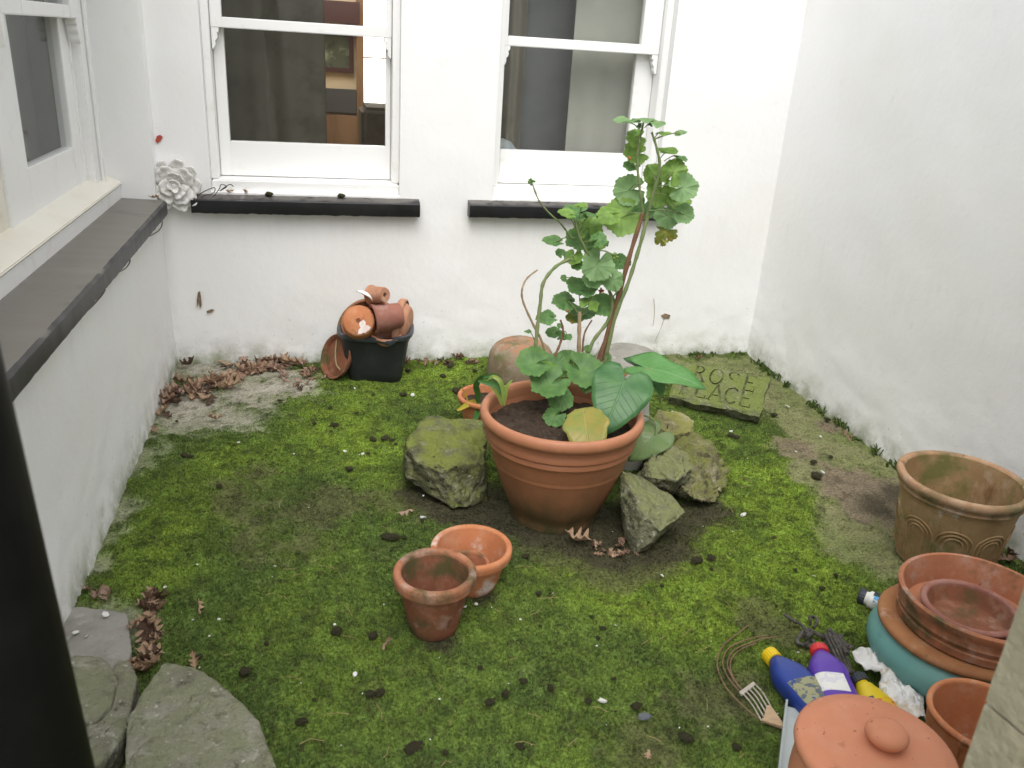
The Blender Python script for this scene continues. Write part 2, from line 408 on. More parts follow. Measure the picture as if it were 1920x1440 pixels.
BARE = [(430, 765, .23), (350, 790, .17), (285, 870, .11), (240, 950, .08), (215, 1010, .06), (480, 715, .24), (560, 725, .13), (400, 700, .2), (200, 1060, .04), (160, 1190, .12), (210, 1180, .1)]
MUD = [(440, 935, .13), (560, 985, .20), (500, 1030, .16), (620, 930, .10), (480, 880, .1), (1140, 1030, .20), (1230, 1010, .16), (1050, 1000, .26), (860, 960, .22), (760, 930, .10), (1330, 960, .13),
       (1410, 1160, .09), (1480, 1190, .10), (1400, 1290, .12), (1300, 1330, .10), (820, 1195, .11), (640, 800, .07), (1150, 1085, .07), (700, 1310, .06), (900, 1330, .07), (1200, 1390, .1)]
BRIGHT = [(690, 870, .22), (650, 800, .2), (1440, 920, .22), (1490, 960, .2), (1330, 1090, .22), (1250, 1120, .22), (1380, 1030, .2), (350, 990, .18), (300, 1080, .13), (740, 720, .2), (860, 700, .2), (1450, 1060, .22), (1560, 1120, .2), (1100, 1080, .15), (430, 860, .15)]
OLIVE = [(1490, 760, .22), (1560, 830, .2), (1420, 700, .18), (1600, 880, .2), (1350, 690, .15), (1640, 930, .2), (1500, 720, .2), (1260, 700, .2), (1560, 900, .12), (1600, 1010, .16), (1650, 1040, .14)]
BROWNR = [(1485, 840, .12), (1550, 800, .07), (1620, 945, .15), (1680, 930, .14), (1590, 905, .09)]
SOIL_SHADE = [(1000, 985, .12), (1110, 1000, .14), (1200, 985, .15), (1240, 1020, .10), (1320, 960, .13), (930, 945, .14), (850, 960, .10), (780, 925, .09), (1145, 1035, .10), (1640, 950, .09), (1690, 925, .08), (820, 1200, .06), (905, 1125, .05)]  # dark soil, with contact shade painted in around pots and rocks
def ground_fields(x, y):
    S = lambda ls: np.clip(sum(blob(x, y, *b) for b in ls), 0, 1.3)
    nA = n1.fbm(x*3.1, y*3.1+30); nB = n2.fbm(x*9+4, y*9+20); nC = n3.fbm(x*28, y*28+60); nD = n4.fbm(x*6+3, y*6+11)
    bare = sstep(0.30, 0.85, S(BARE)*0.62 + 0.5*np.exp(-np.clip(x, 0, 9)/0.035) + 0.30*np.exp(np.clip(y, -9, 0)/0.05) + (nB-0.5)*0.9 + (nC-0.5)*0.5)
    olive = sstep(0.25, 0.7, S(OLIVE)*0.62 + 0.4*np.exp(-np.clip(2.8-x, 0, 9)/0.10) + (nB-0.5)*0.9)
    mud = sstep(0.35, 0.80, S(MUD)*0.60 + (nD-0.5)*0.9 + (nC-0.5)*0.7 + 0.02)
    brt = np.clip(S(BRIGHT)*0.75 + (nA-0.5)*1.5 + 0.08, 0, 1)
    brr = sstep(0.35, 0.7, S(BROWNR)*0.9 + (nC-0.5)*0.8)
    near = sstep(-1.9, -2.6, y)
    return bare, olive, mud, brt, brr, near, nB, nC
def S2(ls, x, y): return sum(blob(x, y, *b) for b in ls)
def ground_col(x, y):
    bare, olive, mud, brt, brr, near, nB, nC = ground_fields(x, y)
    def C(a): return np.array(a)[None, :]
    k = lambda f: f[:, None]
    c = C((0.080, 0.124, 0.026))*k(1-brt)+C((0.142, 0.210, 0.028))*k(brt)
    dk = sstep(0.50, 0.64, n4.fbm(x*19+8, y*19))*0.5
    c = c*k(1-dk)+C((0.042, 0.068, 0.018))*k(dk)
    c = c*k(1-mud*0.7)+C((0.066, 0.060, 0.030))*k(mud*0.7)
    oc = C((0.155, 0.155, 0.075))*k(nB*1.2)+C((0.085, 0.115, 0.03))*k(1-nB*1.2)
    c = c*k(1-olive)+oc*k(olive)
    cc = C((0.30, 0.28, 0.235))*k(np.clip(nB*1.6-0.2, 0, 1))+C((0.175, 0.17, 0.115))*k(1-np.clip(nB*1.6-0.2, 0, 1))
    film = np.clip(0.95-0.5*sstep(-0.45, -1.0, y), 0, 1)
    c = c*k(1-bare*film)+cc*k(bare*film)
    c = c*k(1-brr*0.8)+C((0.135, 0.10, 0.075))*k(brr*0.8)
    ds = sstep(0.35, 0.9, np.clip(S2(SOIL_SHADE, x, y), 0, 1.2)+(nC-0.5)*0.8); c = c*k(1-ds*0.85)+C((0.036, 0.031, 0.020))*k(ds*0.85)
    sp = sstep(0.60, 0.70, n2.fbm(x*46+3, y*46+8, 3))*0.5; c = c*k(1-sp)+C((0.034, 0.032, 0.016))*k(sp)
    c = c*k(0.90+0.72*nC)
    return np.clip(c, 0.004, 1), np.clip((1-bare)*(1-olive*0.75)*(1-mud*0.55)*(1-brr*0.85), 0, 1)

def attr_mat(name, rough, bump, spec=0.2, trans=0.0, speck=None):
    m = bpy.data.materials.new(name); m.use_nodes = True; N = m.node_tree.nodes; L = m.node_tree.links; b = N['Principled BSDF']
    a = N.new('ShaderNodeAttribute'); a.attribute_name = 'Col'
    g = N.new('ShaderNodeNewGeometry')
    nz = N.new('ShaderNodeTexNoise'); nz.inputs['Scale'].default_value = 130; nz.inputs['Detail'].default_value = 5; L.new(g.outputs['Position'], nz.inputs['Vector'])
    mr = N.new('ShaderNodeMapRange'); mr.inputs['From Min'].default_value = 0.3; mr.inputs['From Max'].default_value = 0.7; mr.inputs['To Min'].default_value = 0.55; mr.inputs['To Max'].default_value = 1.4
    L.new(nz.outputs['Fac'], mr.inputs['Value'])
    mx = N.new('ShaderNodeMix'); mx.data_type = 'RGBA'; mx.blend_type = 'MULTIPLY'; mx.inputs['Factor'].default_value = 1
    L.new(a.outputs['Color'], mx.inputs['A']); L.new(mr.outputs[0], mx.inputs['B']); L.new(mx.outputs['Result'], b.inputs['Base Color'])
    b.inputs['Roughness'].default_value = rough; b.inputs['Specular IOR Level'].default_value = spec
    if bump:
        n5 = N.new('ShaderNodeTexNoise'); n5.inputs['Scale'].default_value = bump[0]; n5.inputs['Detail'].default_value = 5; L.new(g.outputs['Position'], n5.inputs['Vector'])
        bp = N.new('ShaderNodeBump'); bp.inputs['Strength'].default_value = bump[1]; bp.inputs['Distance'].default_value = bump[2]
        L.new(n5.outputs['Fac'], bp.inputs['Height']); L.new(bp.outputs[0], b.inputs['Normal'])
    return m
GROUND = attr_mat('mossy_concrete', 0.95, (90, 0.7, 0.01))
MOSSM = attr_mat('moss_leaf', 0.85, None, 0.25)

def mossz(x, y, dens): return dens*(0.009*sstep(0.36, 0.68, n3.fbm(x*15, y*15, 3))+0.006*n4(x*48, y*48))
def build_ground():
    st = 0.0125
    xs = np.arange(GX0, GX1+st/2, st); ys = np.arange(GY0, GY1+st/2, st)
    X, Y = np.meshgrid(xs, ys); x = X.ravel(); y = Y.ravel()
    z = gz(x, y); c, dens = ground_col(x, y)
    z = z + mossz(x, y, dens)
    nx, ny = len(xs), len(ys)
    i = (np.arange(ny-1)[:, None]*nx+np.arange(nx-1)[None, :]).ravel()
    faces = np.stack([i, i+1, i+nx+1, i+nx], 1)
    me = bpy.data.meshes.new('courtyard_ground')
    me.from_pydata(np.stack([x, y, z], 1).tolist(), [], faces.tolist()); me.update()
    me.polygons.foreach_set('use_smooth', [True]*len(me.polygons))
    at = me.color_attributes.new('Col', 'FLOAT_COLOR', 'POINT')
    at.data.foreach_set('color', np.concatenate([c, np.ones((len(c), 1))], 1).ravel().astype(np.float32))
    me.materials.append(GROUND)
    o = bpy.data.objects.new('courtyard_ground', me); col.objects.link(o)
    tag(o, 'mossy concrete ground of the walled courtyard', 'ground', kind='structure')
    return o
build_ground()
earth = mesh_obj('terrain', [(-60, -60, -0.05), (60, -60, -0.05), (60, 60, -0.05), (-60, 60, -0.05)], [(0, 1, 2, 3)], pm('bare_earth', (0.12, 0.10, 0.07)), smooth=False)
tag(earth, 'plain earth under and around the house', 'ground', kind='structure')

def build_moss(n=330000):
    x = rng.uniform(0.0, 2.8, n); y = -2.85*rng.random(n)**0.85
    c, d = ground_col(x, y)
    keep = rng.random(n) < (0.10+0.9*d)*sstep(0.18, 0.62, d+(n2.fbm(x*22, y*22)-0.5)*0.9)
    x, y, c, d = x[keep], y[keep], c[keep], d[keep]
    n = len(x); z = gz(x, y)+mossz(x, y, d)
    B = 4
    base = np.repeat(np.stack([x, y, z], 1), B, 0); cc = np.repeat(c, B, 0)
    m = n*B
    a = rng.uniform(0, 2*np.pi, m); tilt = rng.uniform(0.25, 1.3, m)
    h = rng.uniform(0.0025, 0.0055, m)*np.repeat(0.7+0.5*d, B); w = rng.uniform(0.0010, 0.0020, m)
    dx, dy = np.cos(a), np.sin(a)
    base[:, 0] += rng.normal(0, .002, m); base[:, 1] += rng.normal(0, .002, m)
    tip = base+np.stack([dx*np.sin(tilt)*h, dy*np.sin(tilt)*h, np.cos(tilt)*h+0.0015], 1)
    s = np.stack([-dy*w, dx*w, np.zeros(m)], 1)
    base[:, 2] -= 0.001
    V = np.stack([base-s, base+s, tip], 1).reshape(-1, 3)
    br = rng.uniform(0.75, 1.45, m)[:, None]; hue = rng.uniform(0.85, 1.2, m)
    ct = cc*br; ct[:, 0] *= hue
    C = np.stack([ct*0.85, ct*0.85, ct*1.12], 1).reshape(-1, 3)
    me = bpy.data.meshes.new('moss')
    me.vertices.add(m*3); me.vertices.foreach_set('co', V.ravel().astype(np.float32))
    me.loops.add(m*3); me.polygons.add(m)
    me.loops.foreach_set('vertex_index', np.arange(m*3, dtype=np.int32))
    me.polygons.foreach_set('loop_start', (np.arange(m)*3).astype(np.int32))
    me.update(calc_edges=True)
    at = me.color_attributes.new('Col', 'FLOAT_COLOR', 'POINT')
    at.data.foreach_set('color', np.concatenate([np.clip(C, 0.003, 1), np.ones((m*3, 1))], 1).ravel().astype(np.float32))
    me.materials.append(MOSSM)
    o = bpy.data.objects.new('moss', me); col.objects.link(o)
    tag(o, 'short green moss covering the courtyard ground', 'moss', kind='stuff')
build_moss()

# ------------------------------------------------------------------ walls
def build_wall(name, mapf, s0, s1, z0, z1, openings, thick, mat, parent, step=0.022, fixed=False):
    """front face as a grid with holes, pushed back to a solid; mapf(s, z, d) -> xyz, d = distance behind the face"""
    def ticks(a, b, extra):
        t = sorted({round(q, 5) for q in [a, b]+[e for e in extra if a < e < b]}); out = []
        for p, q in zip(t, t[1:]):
            k = max(1, round((q-p)/step)); out += [p+(q-p)*i/k for i in range(k)]
        return out+[t[-1]]
    ss = ticks(s0, s1, [o[0] for o in openings]+[o[1] for o in openings]); zs = ticks(z0, z1, [o[2] for o in openings]+[o[3] for o in openings]+[0.45])
    bm = bmesh.new(); vg = {}
    for i, s in enumerate(ss):
        for j, z in enumerate(zs):
            p = Vector(mapf(s, z, 0))
            nz = mnoise.fractal(p*2.2, 1.0, 2.0, 3)*0.004
            low = max(0.0, 1-max(z, 0)/0.45)
            lump = (mnoise.fractal(p*11+Vector((3, 7, 1)), 0.8, 2.0, 4)*0.005+mnoise.noise(p*34)*0.0035)*low
            flare = -0.016*low**2
            edge = min([9]+[max(max(o[0]-s, s-o[1]), max(o[2]-z, z-o[3])) for o in openings])
            f = min(1, max(0, edge)/0.06)
            if fixed: f = 0
            vg[i, j] = bm.verts.new(mapf(s, z, (nz+lump)*f+flare*(0 if fixed else 1)))
    for i in range(len(ss)-1):
        for j in range(len(zs)-1):
            cs = (ss[i]+ss[i+1])/2; cz = (zs[j]+zs[j+1])/2
            if any(o[0] < cs < o[1] and o[2] < cz < o[3] for o in openings): continue
            bm.faces.new((vg[i, j], vg[i+1, j], vg[i+1, j+1], vg[i, j+1]))
    for v in [v for v in bm.verts if not v.link_faces]: bm.verts.remove(v)
    back = Vector(mapf(0, 0, thick))-Vector(mapf(0, 0, 0))
    r = bmesh.ops.extrude_face_region(bm, geom=bm.faces[:])
    bmesh.ops.translate(bm, vec=back, verts=[g for g in r['geom'] if isinstance(g, bmesh.types.BMVert)])
    bmesh.ops.recalc_face_normals(bm, faces=bm.faces[:])
    me = bpy.data.meshes.new(name); bm.to_mesh(me); bm.free()
    me.materials.append(mat)
    me.polygons.foreach_set('use_smooth', [True]*len(me.polygons)); me.set_sharp_from_angle(angle=R(35))
    o = bpy.data.objects.new(name, me); col.objects.link(o)
    if parent: attach(o, parent)
    return o
TOP = 2.5
backm = lambda s, z, d: (s, d, z)
leftm = lambda s, z, d: (-d, -s, z)
rightm = lambda s, z, d: (2.8+d, -s, z)
frontm = lambda s, z, d: (s, -3.22-d, z)
WL = (0.205, 0.995, 0.765, 1.98)      # left back window opening
WR = (1.412, 2.192, 0.765, 1.98)
WS = (0.085, 2.10, 0.735, 1.98)       # side window opening (s = -y)
hb = empty('house_wall', (1.4, 0.1, 0), 'white painted back wall holding the two sash windows with black sills', 'wall')
build_wall('wall_face', backm, -0.02, 2.82, -0.05, TOP, [WL, WR], 0.24, WHITE, hb)
hl = empty('house_wall', (-0.1, -1.6, 0), 'white painted left wall with a side window and long grey sill', 'wall')
build_wall('wall_face', leftm, 0.0, 3.46, -0.05, TOP, [WS], 0.28, WHITE, hl)
hr = empty('courtyard_wall', (2.9, -1.6, 0), 'plain white rendered wall on the right without any window', 'wall')
build_wall('wall_face', rightm, 0.0, 3.46, -0.05, TOP, [], 0.2, WHITE, hr)
hf = empty('house_wall', (1.4, -3.4, 0), 'wall around the doorway the courtyard is seen from', 'wall')
build_wall('wall_face', frontm, -0.02, 2.82, -0.05, 2.3, [(0.26, 1.40, -0.06, 2.2)], 0.22, WHITE, hf, step=0.12, fixed=True)

# --- joinery
def bxm(mb, mapf, s0, s1, z0, z1, d0, d1, chamfer=0):
    v = [mapf(s, z, d) for d in (d0, d1) for z in (z0, z1) for s in (s0, s1)]
    mb.add(v, [(0, 1, 3, 2), (4, 6, 7, 5), (0, 4, 5, 1), (2, 3, 7, 6), (0, 2, 6, 4), (1, 5, 7, 3)])
def bevel_obj(o, w=0.003, seg=2):
    bm = bmesh.new(); bm.from_mesh(o.data)
    bmesh.ops.recalc_face_normals(bm, faces=bm.faces[:])
    bmesh.ops.bevel(bm, geom=bm.edges[:], offset=w, segments=seg, affect='EDGES', clamp_overlap=True)
    bm.to_mesh(o.data); bm.free()
    o.data.polygons.foreach_set('use_smooth', [True]*len(o.data.polygons)); o.data.set_sharp_from_angle(angle=R(40))
    return o
def horn(mapf, s, sgn, ztop, d0, d1):
    """moulded sash horn hanging below the meeting rail"""
    prof = [(0, 0), (0.030, 0), (0.030, -0.018), (0.022, -0.022), (0.025, -0.036), (0.022, -0.046), (0.014, -0.051), (0.016, -0.064), (0.012, -0.076), (0.004, -0.084), (0, -0.084)]
    v = [mapf(s+sgn*a, ztop+b, d) for d in (d0, d1) for a, b in prof]; n = len(prof)
    return v, [tuple(range(n)), tuple(range(2*n-1, n-1, -1))]+[(i, i+n, (i+1) % n+n, (i+1) % n) for i in range(n)]
def sash_window(parent, mapf, o, g0, g1, zg0, zrail, frame_d, label, mat, loc, proud=0.04, own_sill=True):
    """o: opening; g0..g1 glass width; zg0 glass bottom; zrail meeting-rail bottom"""
    s0, s1, z0, z1 = o; w = empty('sash_window', loc, parent=parent); w['label'] = label
    zr1 = zrail+0.038; d = frame_d
    mb = MB(); e = 0.002
    bxm(mb, mapf, s0-e, s0+0.030, z0+0.05, z1, d-proud, d+0.10); bxm(mb, mapf, s1-0.030, s1+e, z0+0.05, z1, d-proud, d+0.10)
    bxm(mb, mapf, s0+0.030, s1-0.030, z1-0.03, z1+e, d-proud, d+0.10)
    bevel_obj(mb.obj('frame', mat, w), 0.004)
    if own_sill:
        mb = MB(); bxm(mb, mapf, s0+0.001, s1-0.001, z0-0.02, z0+0.049, d-0.055, d+0.10); bevel_obj(mb.obj('timber_sill', mat, w), 0.006)
    for nm, za, zb, dd, bot, top in (('lower_sash', z0+0.052, zr1, d+0.045, zg0, zrail+0.004), ('upper_sash', zrail-0.002, z1-0.032, d, zr1+0.001, z1-0.075)):
        mb = MB()
        bxm(mb, mapf, s0+0.032, g0, za, zb, dd, dd+0.04); bxm(mb, mapf, g1, s1-0.032, za, zb, dd, dd+0.04)
        bxm(mb, mapf, g0, g1, za, bot, dd+0.001, dd+0.039); bxm(mb, mapf, g0, g1, top, zb, dd+0.001, dd+0.039)
        sa = bevel_obj(mb.obj(nm, mat, w), 0.003)
        mb = MB(); bxm(mb, mapf, g0-0.004, g1+0.004, bot-0.004, top+0.004, dd+0.020, dd+0.023); mb.obj('pane', GLASS, w, smooth=False)
    for s, sg in ((s0+0.033, 1), (s1-0.033, -1)):
        v, f = horn(mapf, s, sg, zrail, d+0.002, d+0.038); h = MB().add(v, f).obj('horn', mat, w); bevel_obj(h, 0.0015, 1)
    return w
sash_window(hb, backm, WL, 0.282, 0.942, 0.962, 1.412, 0.085, 'left sash window, a ladder and bright pane seen inside', JOIN, (0.6, 0.1, 0.77))
sash_window(hb, backm, WR, 1.462, 2.072, 0.968, 1.412, 0.085, 'right sash window with grey drapes inside', JOIN, (1.8, 0.1, 0.77))
# side window: two sashes with a wide cream mullion between them
sash_window(hl, leftm, (0.29, 1.16, 0.735, 1.98), 0.425, 0.945, 0.985, 1.412, 0.155, 'side sash window with a pale blind behind the glass', JOIN, (-0.2, -0.6, 0.75), -0.042, False)
mb = MB(); bxm(mb, leftm, 1.163, 1.60, 0.80, 1.98, 0.205, 0.27); bxm(mb, leftm, 1.21, 1.55, 0.90, 1.98, 0.196, 0.2045)
bevel_obj(mb.obj('mullion', CREAM, hl), 0.006)
mb = MB(); bxm(mb, leftm, 1.601, 2.10, 0.735, 1.98, 0.17, 0.27); mb.obj('shutter', CREAM, hl)
mb = MB(); bxm(mb, leftm, 0.17, 0.287, 0.80, 1.98, 0.170, 0.27); bxm(mb, leftm, 0.18, 0.215, 0.80, 1.98, 0.158, 0.1695); bxm(mb, leftm, 0.0855, 0.1695, 0.80, 1.98, 0.195, 0.27); bevel_obj(mb.obj('architrave', JOIN, hl), 0.005)
mb = MB()
v = [leftm(s, z, d) for s in (0.088, 2.09) for (d, z) in ((0.165, 0.803), (0.125, 0.803), (0.120, 0.812), (0.20, 0.850), (0.27, 0.850), (0.27, 0.803))]
mb.add(v, [tuple(range(5, -1, -1)), tuple(range(6, 12))]+[(i, (i+1) % 6, (i+1) % 6+6, i+6) for i in range(6)])
bevel_obj(mb.obj('timber_sill', CREAM, hl), 0.004)
mb = MB(); bxm(mb, leftm, 0.087, 2.09, 0.745, 0.8025, 0.130, 0.26); bevel_obj(mb.obj('fascia', JOIN, hl), 0.004)

def stone_sill(parent, mapf, s0, s1, lug, zb, zt, zback, dfront, dback, mat, name='sill', n=60, seed=0):
    """sill with lugs past the opening, a slightly ragged paint edge and a sloping top"""
    v = []; f = []
    pts = []
    ns = n
    for i in range(ns+1):
        s = s0+(s1-s0)*i/ns
        j = lambda k: mnoise.noise(Vector((s*23+seed, k*5.1, 0)))*0.0018+mnoise.noise(Vector((s*70+seed, k*5.1, 3)))*0.0012
        db = dback if (s0+lug-0.002 <= s <= s1-lug+0.002) else 0.012
        zk = zt+(zback-zt)*(db-dfront)/(dback-dfront)
        v += [mapf(s, zb+j(1), db), mapf(s, zb+j(1)*1.5, dfront+0.004), mapf(s, zb+0.008, dfront+j(2)), mapf(s, zt-0.008, dfront+j(3)), mapf(s, zt+j(4), dfront+0.009), mapf(s, zk, db)]
    for i in range(ns):
        for k in range(6):
            l = (k+1) % 6; f.append((i*6+k, i*6+l, (i+1)*6+l, (i+1)*6+k))
    f.append(tuple(range(5, -1, -1))); f.append(tuple(ns*6+k for k in range(6)))
    mb = MB().add(v, f); o = mb.obj(name, mat, parent)
    bm = bmesh.new(); bm.from_mesh(o.data); bmesh.ops.recalc_face_normals(bm, faces=bm.faces[:]); bm.to_mesh(o.data); bm.free()
    return o
a = stone_sill(hb, backm, 0.128, 1.080, 0.078, 0.686, 0.748, 0.772, -0.055, 0.075, SILL, seed=1); a['label'] = 'black painted stone sill under the left back window'
a = stone_sill(hb, backm, 1.300, 2.275, 0.110, 0.690, 0.750, 0.772, -0.055, 0.075, SILL, seed=5); a['label'] = 'black painted stone sill under the right back window'
a = stone_sill(hl, leftm, 0.088, 2.09, 0.0, 0.682, 0.742, 0.752, -0.040, 0.20, SILLG, n=110, seed=9); a['label'] = 'long worn grey sill of the side window'

# --- rooms behind the windows
DARKWALL = pm('dark_room_wall', (0.10, 0.09, 0.075), [((0.06, 0.05, 0.045), 5, 0.45, 0.7)], coord='World')
WARMWALL = pm('warm_room_wall', (0.78, 0.64, 0.42), [((0.70, 0.56, 0.36), 5, 0.45, 0.7)], coord='World')
FLOORM = pm('dark_floor_boards', (0.10, 0.06, 0.035), [((0.05, 0.03, 0.02), 9, 0.45, 0.7)], coord='World')
GREYWALL = pm('grey_drape', (0.50, 0.49, 0.44), [((0.44, 0.43, 0.39), 7, 0.45, 0.7)], coord='World', trans=0.15)
def room(name, x0, x1, y0, y1, z0, z1, wall, skip=(), roof=None):
    mb = MB(); t = 0.06
    if 'x0' not in skip: mb.box(x0-t, x0, y0, y1, z0, z1)
    if 'x1' not in skip: mb.box(x1, x1+t, y0, y1, z0, z1)
    if 'y1' not in skip: mb.box(x0-t, x1+t, y1, y1+t, z0, z1)
    mb.box(x0-t, x1+t, y0, roof or y1+t, z1, z1+t)      # roof stops short at an unseen opening added to light the room
    o = mb.obj(name, wall, smooth=False); o['kind'] = 'structure'
    f = MB().box(x0-t, x1+t, y0, y1+t, z0-t, z0).obj('room_floor', FLOORM, smooth=False); f['kind'] = 'structure'
    return o
room('room_walls', -0.30, 1.18, 0.25, 2.7, -0.04, 2.5, WARMWALL, roof=1.2)
room('room_walls', 1.26, 3.3, 0.25, 1.6, -0.04, 2.5, DARKWALL, roof=0.8)
mb = MB().box(-1.5, -1.44, -2.3, -0.05, -0.04, 2.5).box(-1.44, -0.29, -2.36, -2.3, -0.04, 2.5).box(-1.44, -0.29, -0.05, 0.0, -0.04, 2.5).box(-1.5, -0.29, -2.36, 0.0, 2.5, 2.56)
o = mb.obj('room_walls', DARKWALL, smooth=False); o['kind'] = 'structure'
def drape(name, x0, x1, y, z0, z1, mat, amp, waves, label, seed=0, alongy=False):
    n = 70; m = 10; v = []
    for j in range(m+1):
        z = z0+(z1-z0)*j/m
        for i in range(n+1):
            t = i/n; s = x0+(x1-x0)*t
            d = amp*math.sin(t*waves*6.283+seed+0.4*math.sin(z*2))+amp*0.5*mnoise.noise(Vector((t*waves*1.7, z*0.8, seed)))
            v.append((y+d, s, z) if alongy else (s, y+d, z))
    f = [(j*(n+1)+i, j*(n+1)+i+1, (j+1)*(n+1)+i+1, (j+1)*(n+1)+i) for j in range(m) for i in range(n)]
    mb = MB().add(v, f)
    o = mb.obj(name, mat); sol = o.modifiers.new('thickness', 'SOLIDIFY'); sol.thickness = 0.003
    tag(o, label, 'curtain'); return o
DRK = pm('dark_drape', (0.135, 0.125, 0.10), [((0.09, 0.08, 0.065), 8, 0.45, 0.7)], coord='World')
drape('curtain', 0.16, 0.690, 0.42, 0.70, 2.3, DRK, 0.010, 4, 'dark curtain filling the left half of the left back window')
BLIND = pm('pale_net', (0.34, 0.345, 0.295), [((0.28, 0.285, 0.24), 6, 0.45, 0.7)], coord='World', trans=0.2)
drape('curtain', -1.25, -0.12, -0.40, 0.80, 2.2, BLIND, 0.012, 6, 'pale net curtain behind the side window at the left edge', 2, True)
drape('curtain', 1.80, 2.20, 0.235, 0.70, 2.3, GREYWALL, 0.006, 2, 'pale grey curtain in the right half of the right back window', 1)
drape('curtain', 1.47, 1.60, 0.36, 0.70, 2.3, pm('brown_grey_drape', (0.30, 0.27, 0.23)), 0.012, 2, 'narrow brown curtain at the left of the right back window', 4)
CHAR = pm('charcoal_panel', (0.26, 0.26, 0.265), [((0.22, 0.22, 0.22), 9, 0.45, 0.7)], coord='World')
mb = MB().box(1.50, 1.98, 0.42, 0.46, 0.0, 2.1); o = bevel_obj(mb.obj('inner_door', CHAR), 0.004); tag(o, 'charcoal grey door panel inside the right back window', 'door')
# pale cushion seen at the foot of the right window
mb = MB().loft([(0, 0.09, 0.06, 3), (0.06, 0.11, 0.075, 2.6), (0.15, 0.10, 0.06, 2.4), (0.21, 0.05, 0.03, 2.2), (0.225, 0.01, 0.01, 2)], 24, Matrix.Translation((1.50, 0.30, 0.775)))
o = mb.obj('cushion', pm('pale_cushion_fabric', (0.42, 0.45, 0.46), [((0.26, 0.33, 0.38), 12, 0.5, 0.65)])); tag(o, 'pale cushion just inside the right back window', 'cushion')
mb = MB().box(1.40, 1.62, 0.255, 0.345, 0.0, 0.77); o = bevel_obj(mb.obj('cabinet', DARKWALL), 0.004); tag(o, 'dark low cabinet under the pale cushion', 'cabinet')
# left room: far wall with picture, ladder, dado panel, timber door post and bright window
WOOD = pm('warm_timber', (0.30, 0.18, 0.095), [((0.20, 0.115, 0.06), 12, 0.45, 0.7, 5, (1, 1, 0.15))], coord='World', rough=0.5)
YF = 2.70
def fp(u, v): return yp(u, v, YF)
wn = empty('interior_window', (fp(700, 190)), 'bright daylit window inside the left room', 'window')
a, b = fp(681, 2), fp(722, 196)
M0 = 0.03
MB().box(a.x, b.x+0.06, YF-0.012, YF-0.004, b.z, 2.0).obj('pane', emit('daylit_window_pane', (1.0, 0.98, 0.95), 3.2), wn, smooth=False)
mb = MB().box(a.x-0.05, a.x, YF-0.05, YF-0.003, b.z-0.42, 2.0).box(a.x, b.x+0.10, YF-0.05, YF-0.003, b.z-0.04, b.z).box(a.x, b.x+0.10, YF-0.03, YF-0.0125, fp(700, 108).z-0.006, fp(700, 108).z+0.004)
mb.obj('frame', WOOD, wn, smooth=False)
a, b = fp(600, 62), fp(655, 128)
pf = empty('picture_frame', (a.x, YF, b.z), 'dark framed picture on the wall of the left room', 'picture')
fw = 0.03
mb = MB().box(a.x-fw, a.x, YF-0.03, YF-0.003, b.z, a.z).box(b.x, b.x+fw, YF-0.03, YF-0.003, b.z, a.z).box(a.x-fw, b.x+fw, YF-0.03, YF-0.003, b.z-fw, b.z).box(a.x-fw, b.x+fw, YF-0.03, YF-0.003, a.z, a.z+fw)
mb.obj('frame', pm('dark_red_frame', (0.075, 0.03, 0.025)), pf, smooth=False)
MB().box(a.x, b.x, YF-0.015, YF-0.004, b.z, a.z).obj('picture', pm('picture_print', (0.10, 0.11, 0.07), [((0.35, 0.38, 0.25), 6, 0.48, 0.6), ((0.04, 0.05, 0.03), 11, 0.55, 0.7)], coord='World'), pf, smooth=False)
pp = fp(600, 15); qq = fp(668, 45)
o = MB().box(pp.x-0.03, qq.x+0.02, YF-0.10, YF-0.003, qq.z, pp.z+0.05).obj('shelf_valance', pm('maroon_cloth', (0.10, 0.045, 0.04))); tag(o, 'maroon valance above the picture in the left room', 'valance')
a, b = fp(612, 165), fp(668, 212)
o = bevel_obj(MB().box(a.x-0.06, b.x, YF-0.05, YF-0.003, b.z, a.z).obj('dado_panel', pm('slate_panel', (0.085, 0.085, 0.085))), 0.004); tag(o, 'dark slate panel low on the wall of the left room', 'panel')
a, b = fp(600, 213), fp(670, 262)
o = bevel_obj(MB().box(a.x-0.06, b.x, YF-0.06, YF-0.003, 0.0, a.z).obj('cupboard', WOOD), 0.004); tag(o, 'brown timber cupboard below the slate panel', 'cupboard')
ld = empty('ladder', fp(605, 260), 'small red wooden ladder seen through the left back window', 'ladder')
RED = pm('red_paint', (0.30, 0.06, 0.03))
p0, p1, q0, q1 = yp(597, 130, 2.5), yp(598, 258, 2.45), yp(607, 130, 2.5), yp(610, 258, 2.45)
for s_, e_ in ((p0, p1), (q0, q1)): MB().tube([s_, e_], 0.011, 6).obj('rail', RED, ld)
for k in range(7):
    t = 0.05+k*0.14; MB().tube([p0.lerp(p1, t), q0.lerp(q1, t)], 0.008, 6).obj('rung', RED, ld)
a = yp(677, 200, 1.5); b = yp(722, 275, 1.5)
o = bevel_obj(MB().box(a.x, b.x+0.2, 1.45, 1.9, 0, a.z).obj('armchair_back', DRK), 0.03, 3); tag(o, 'dark chair back in front of the bright inner window', 'chair')

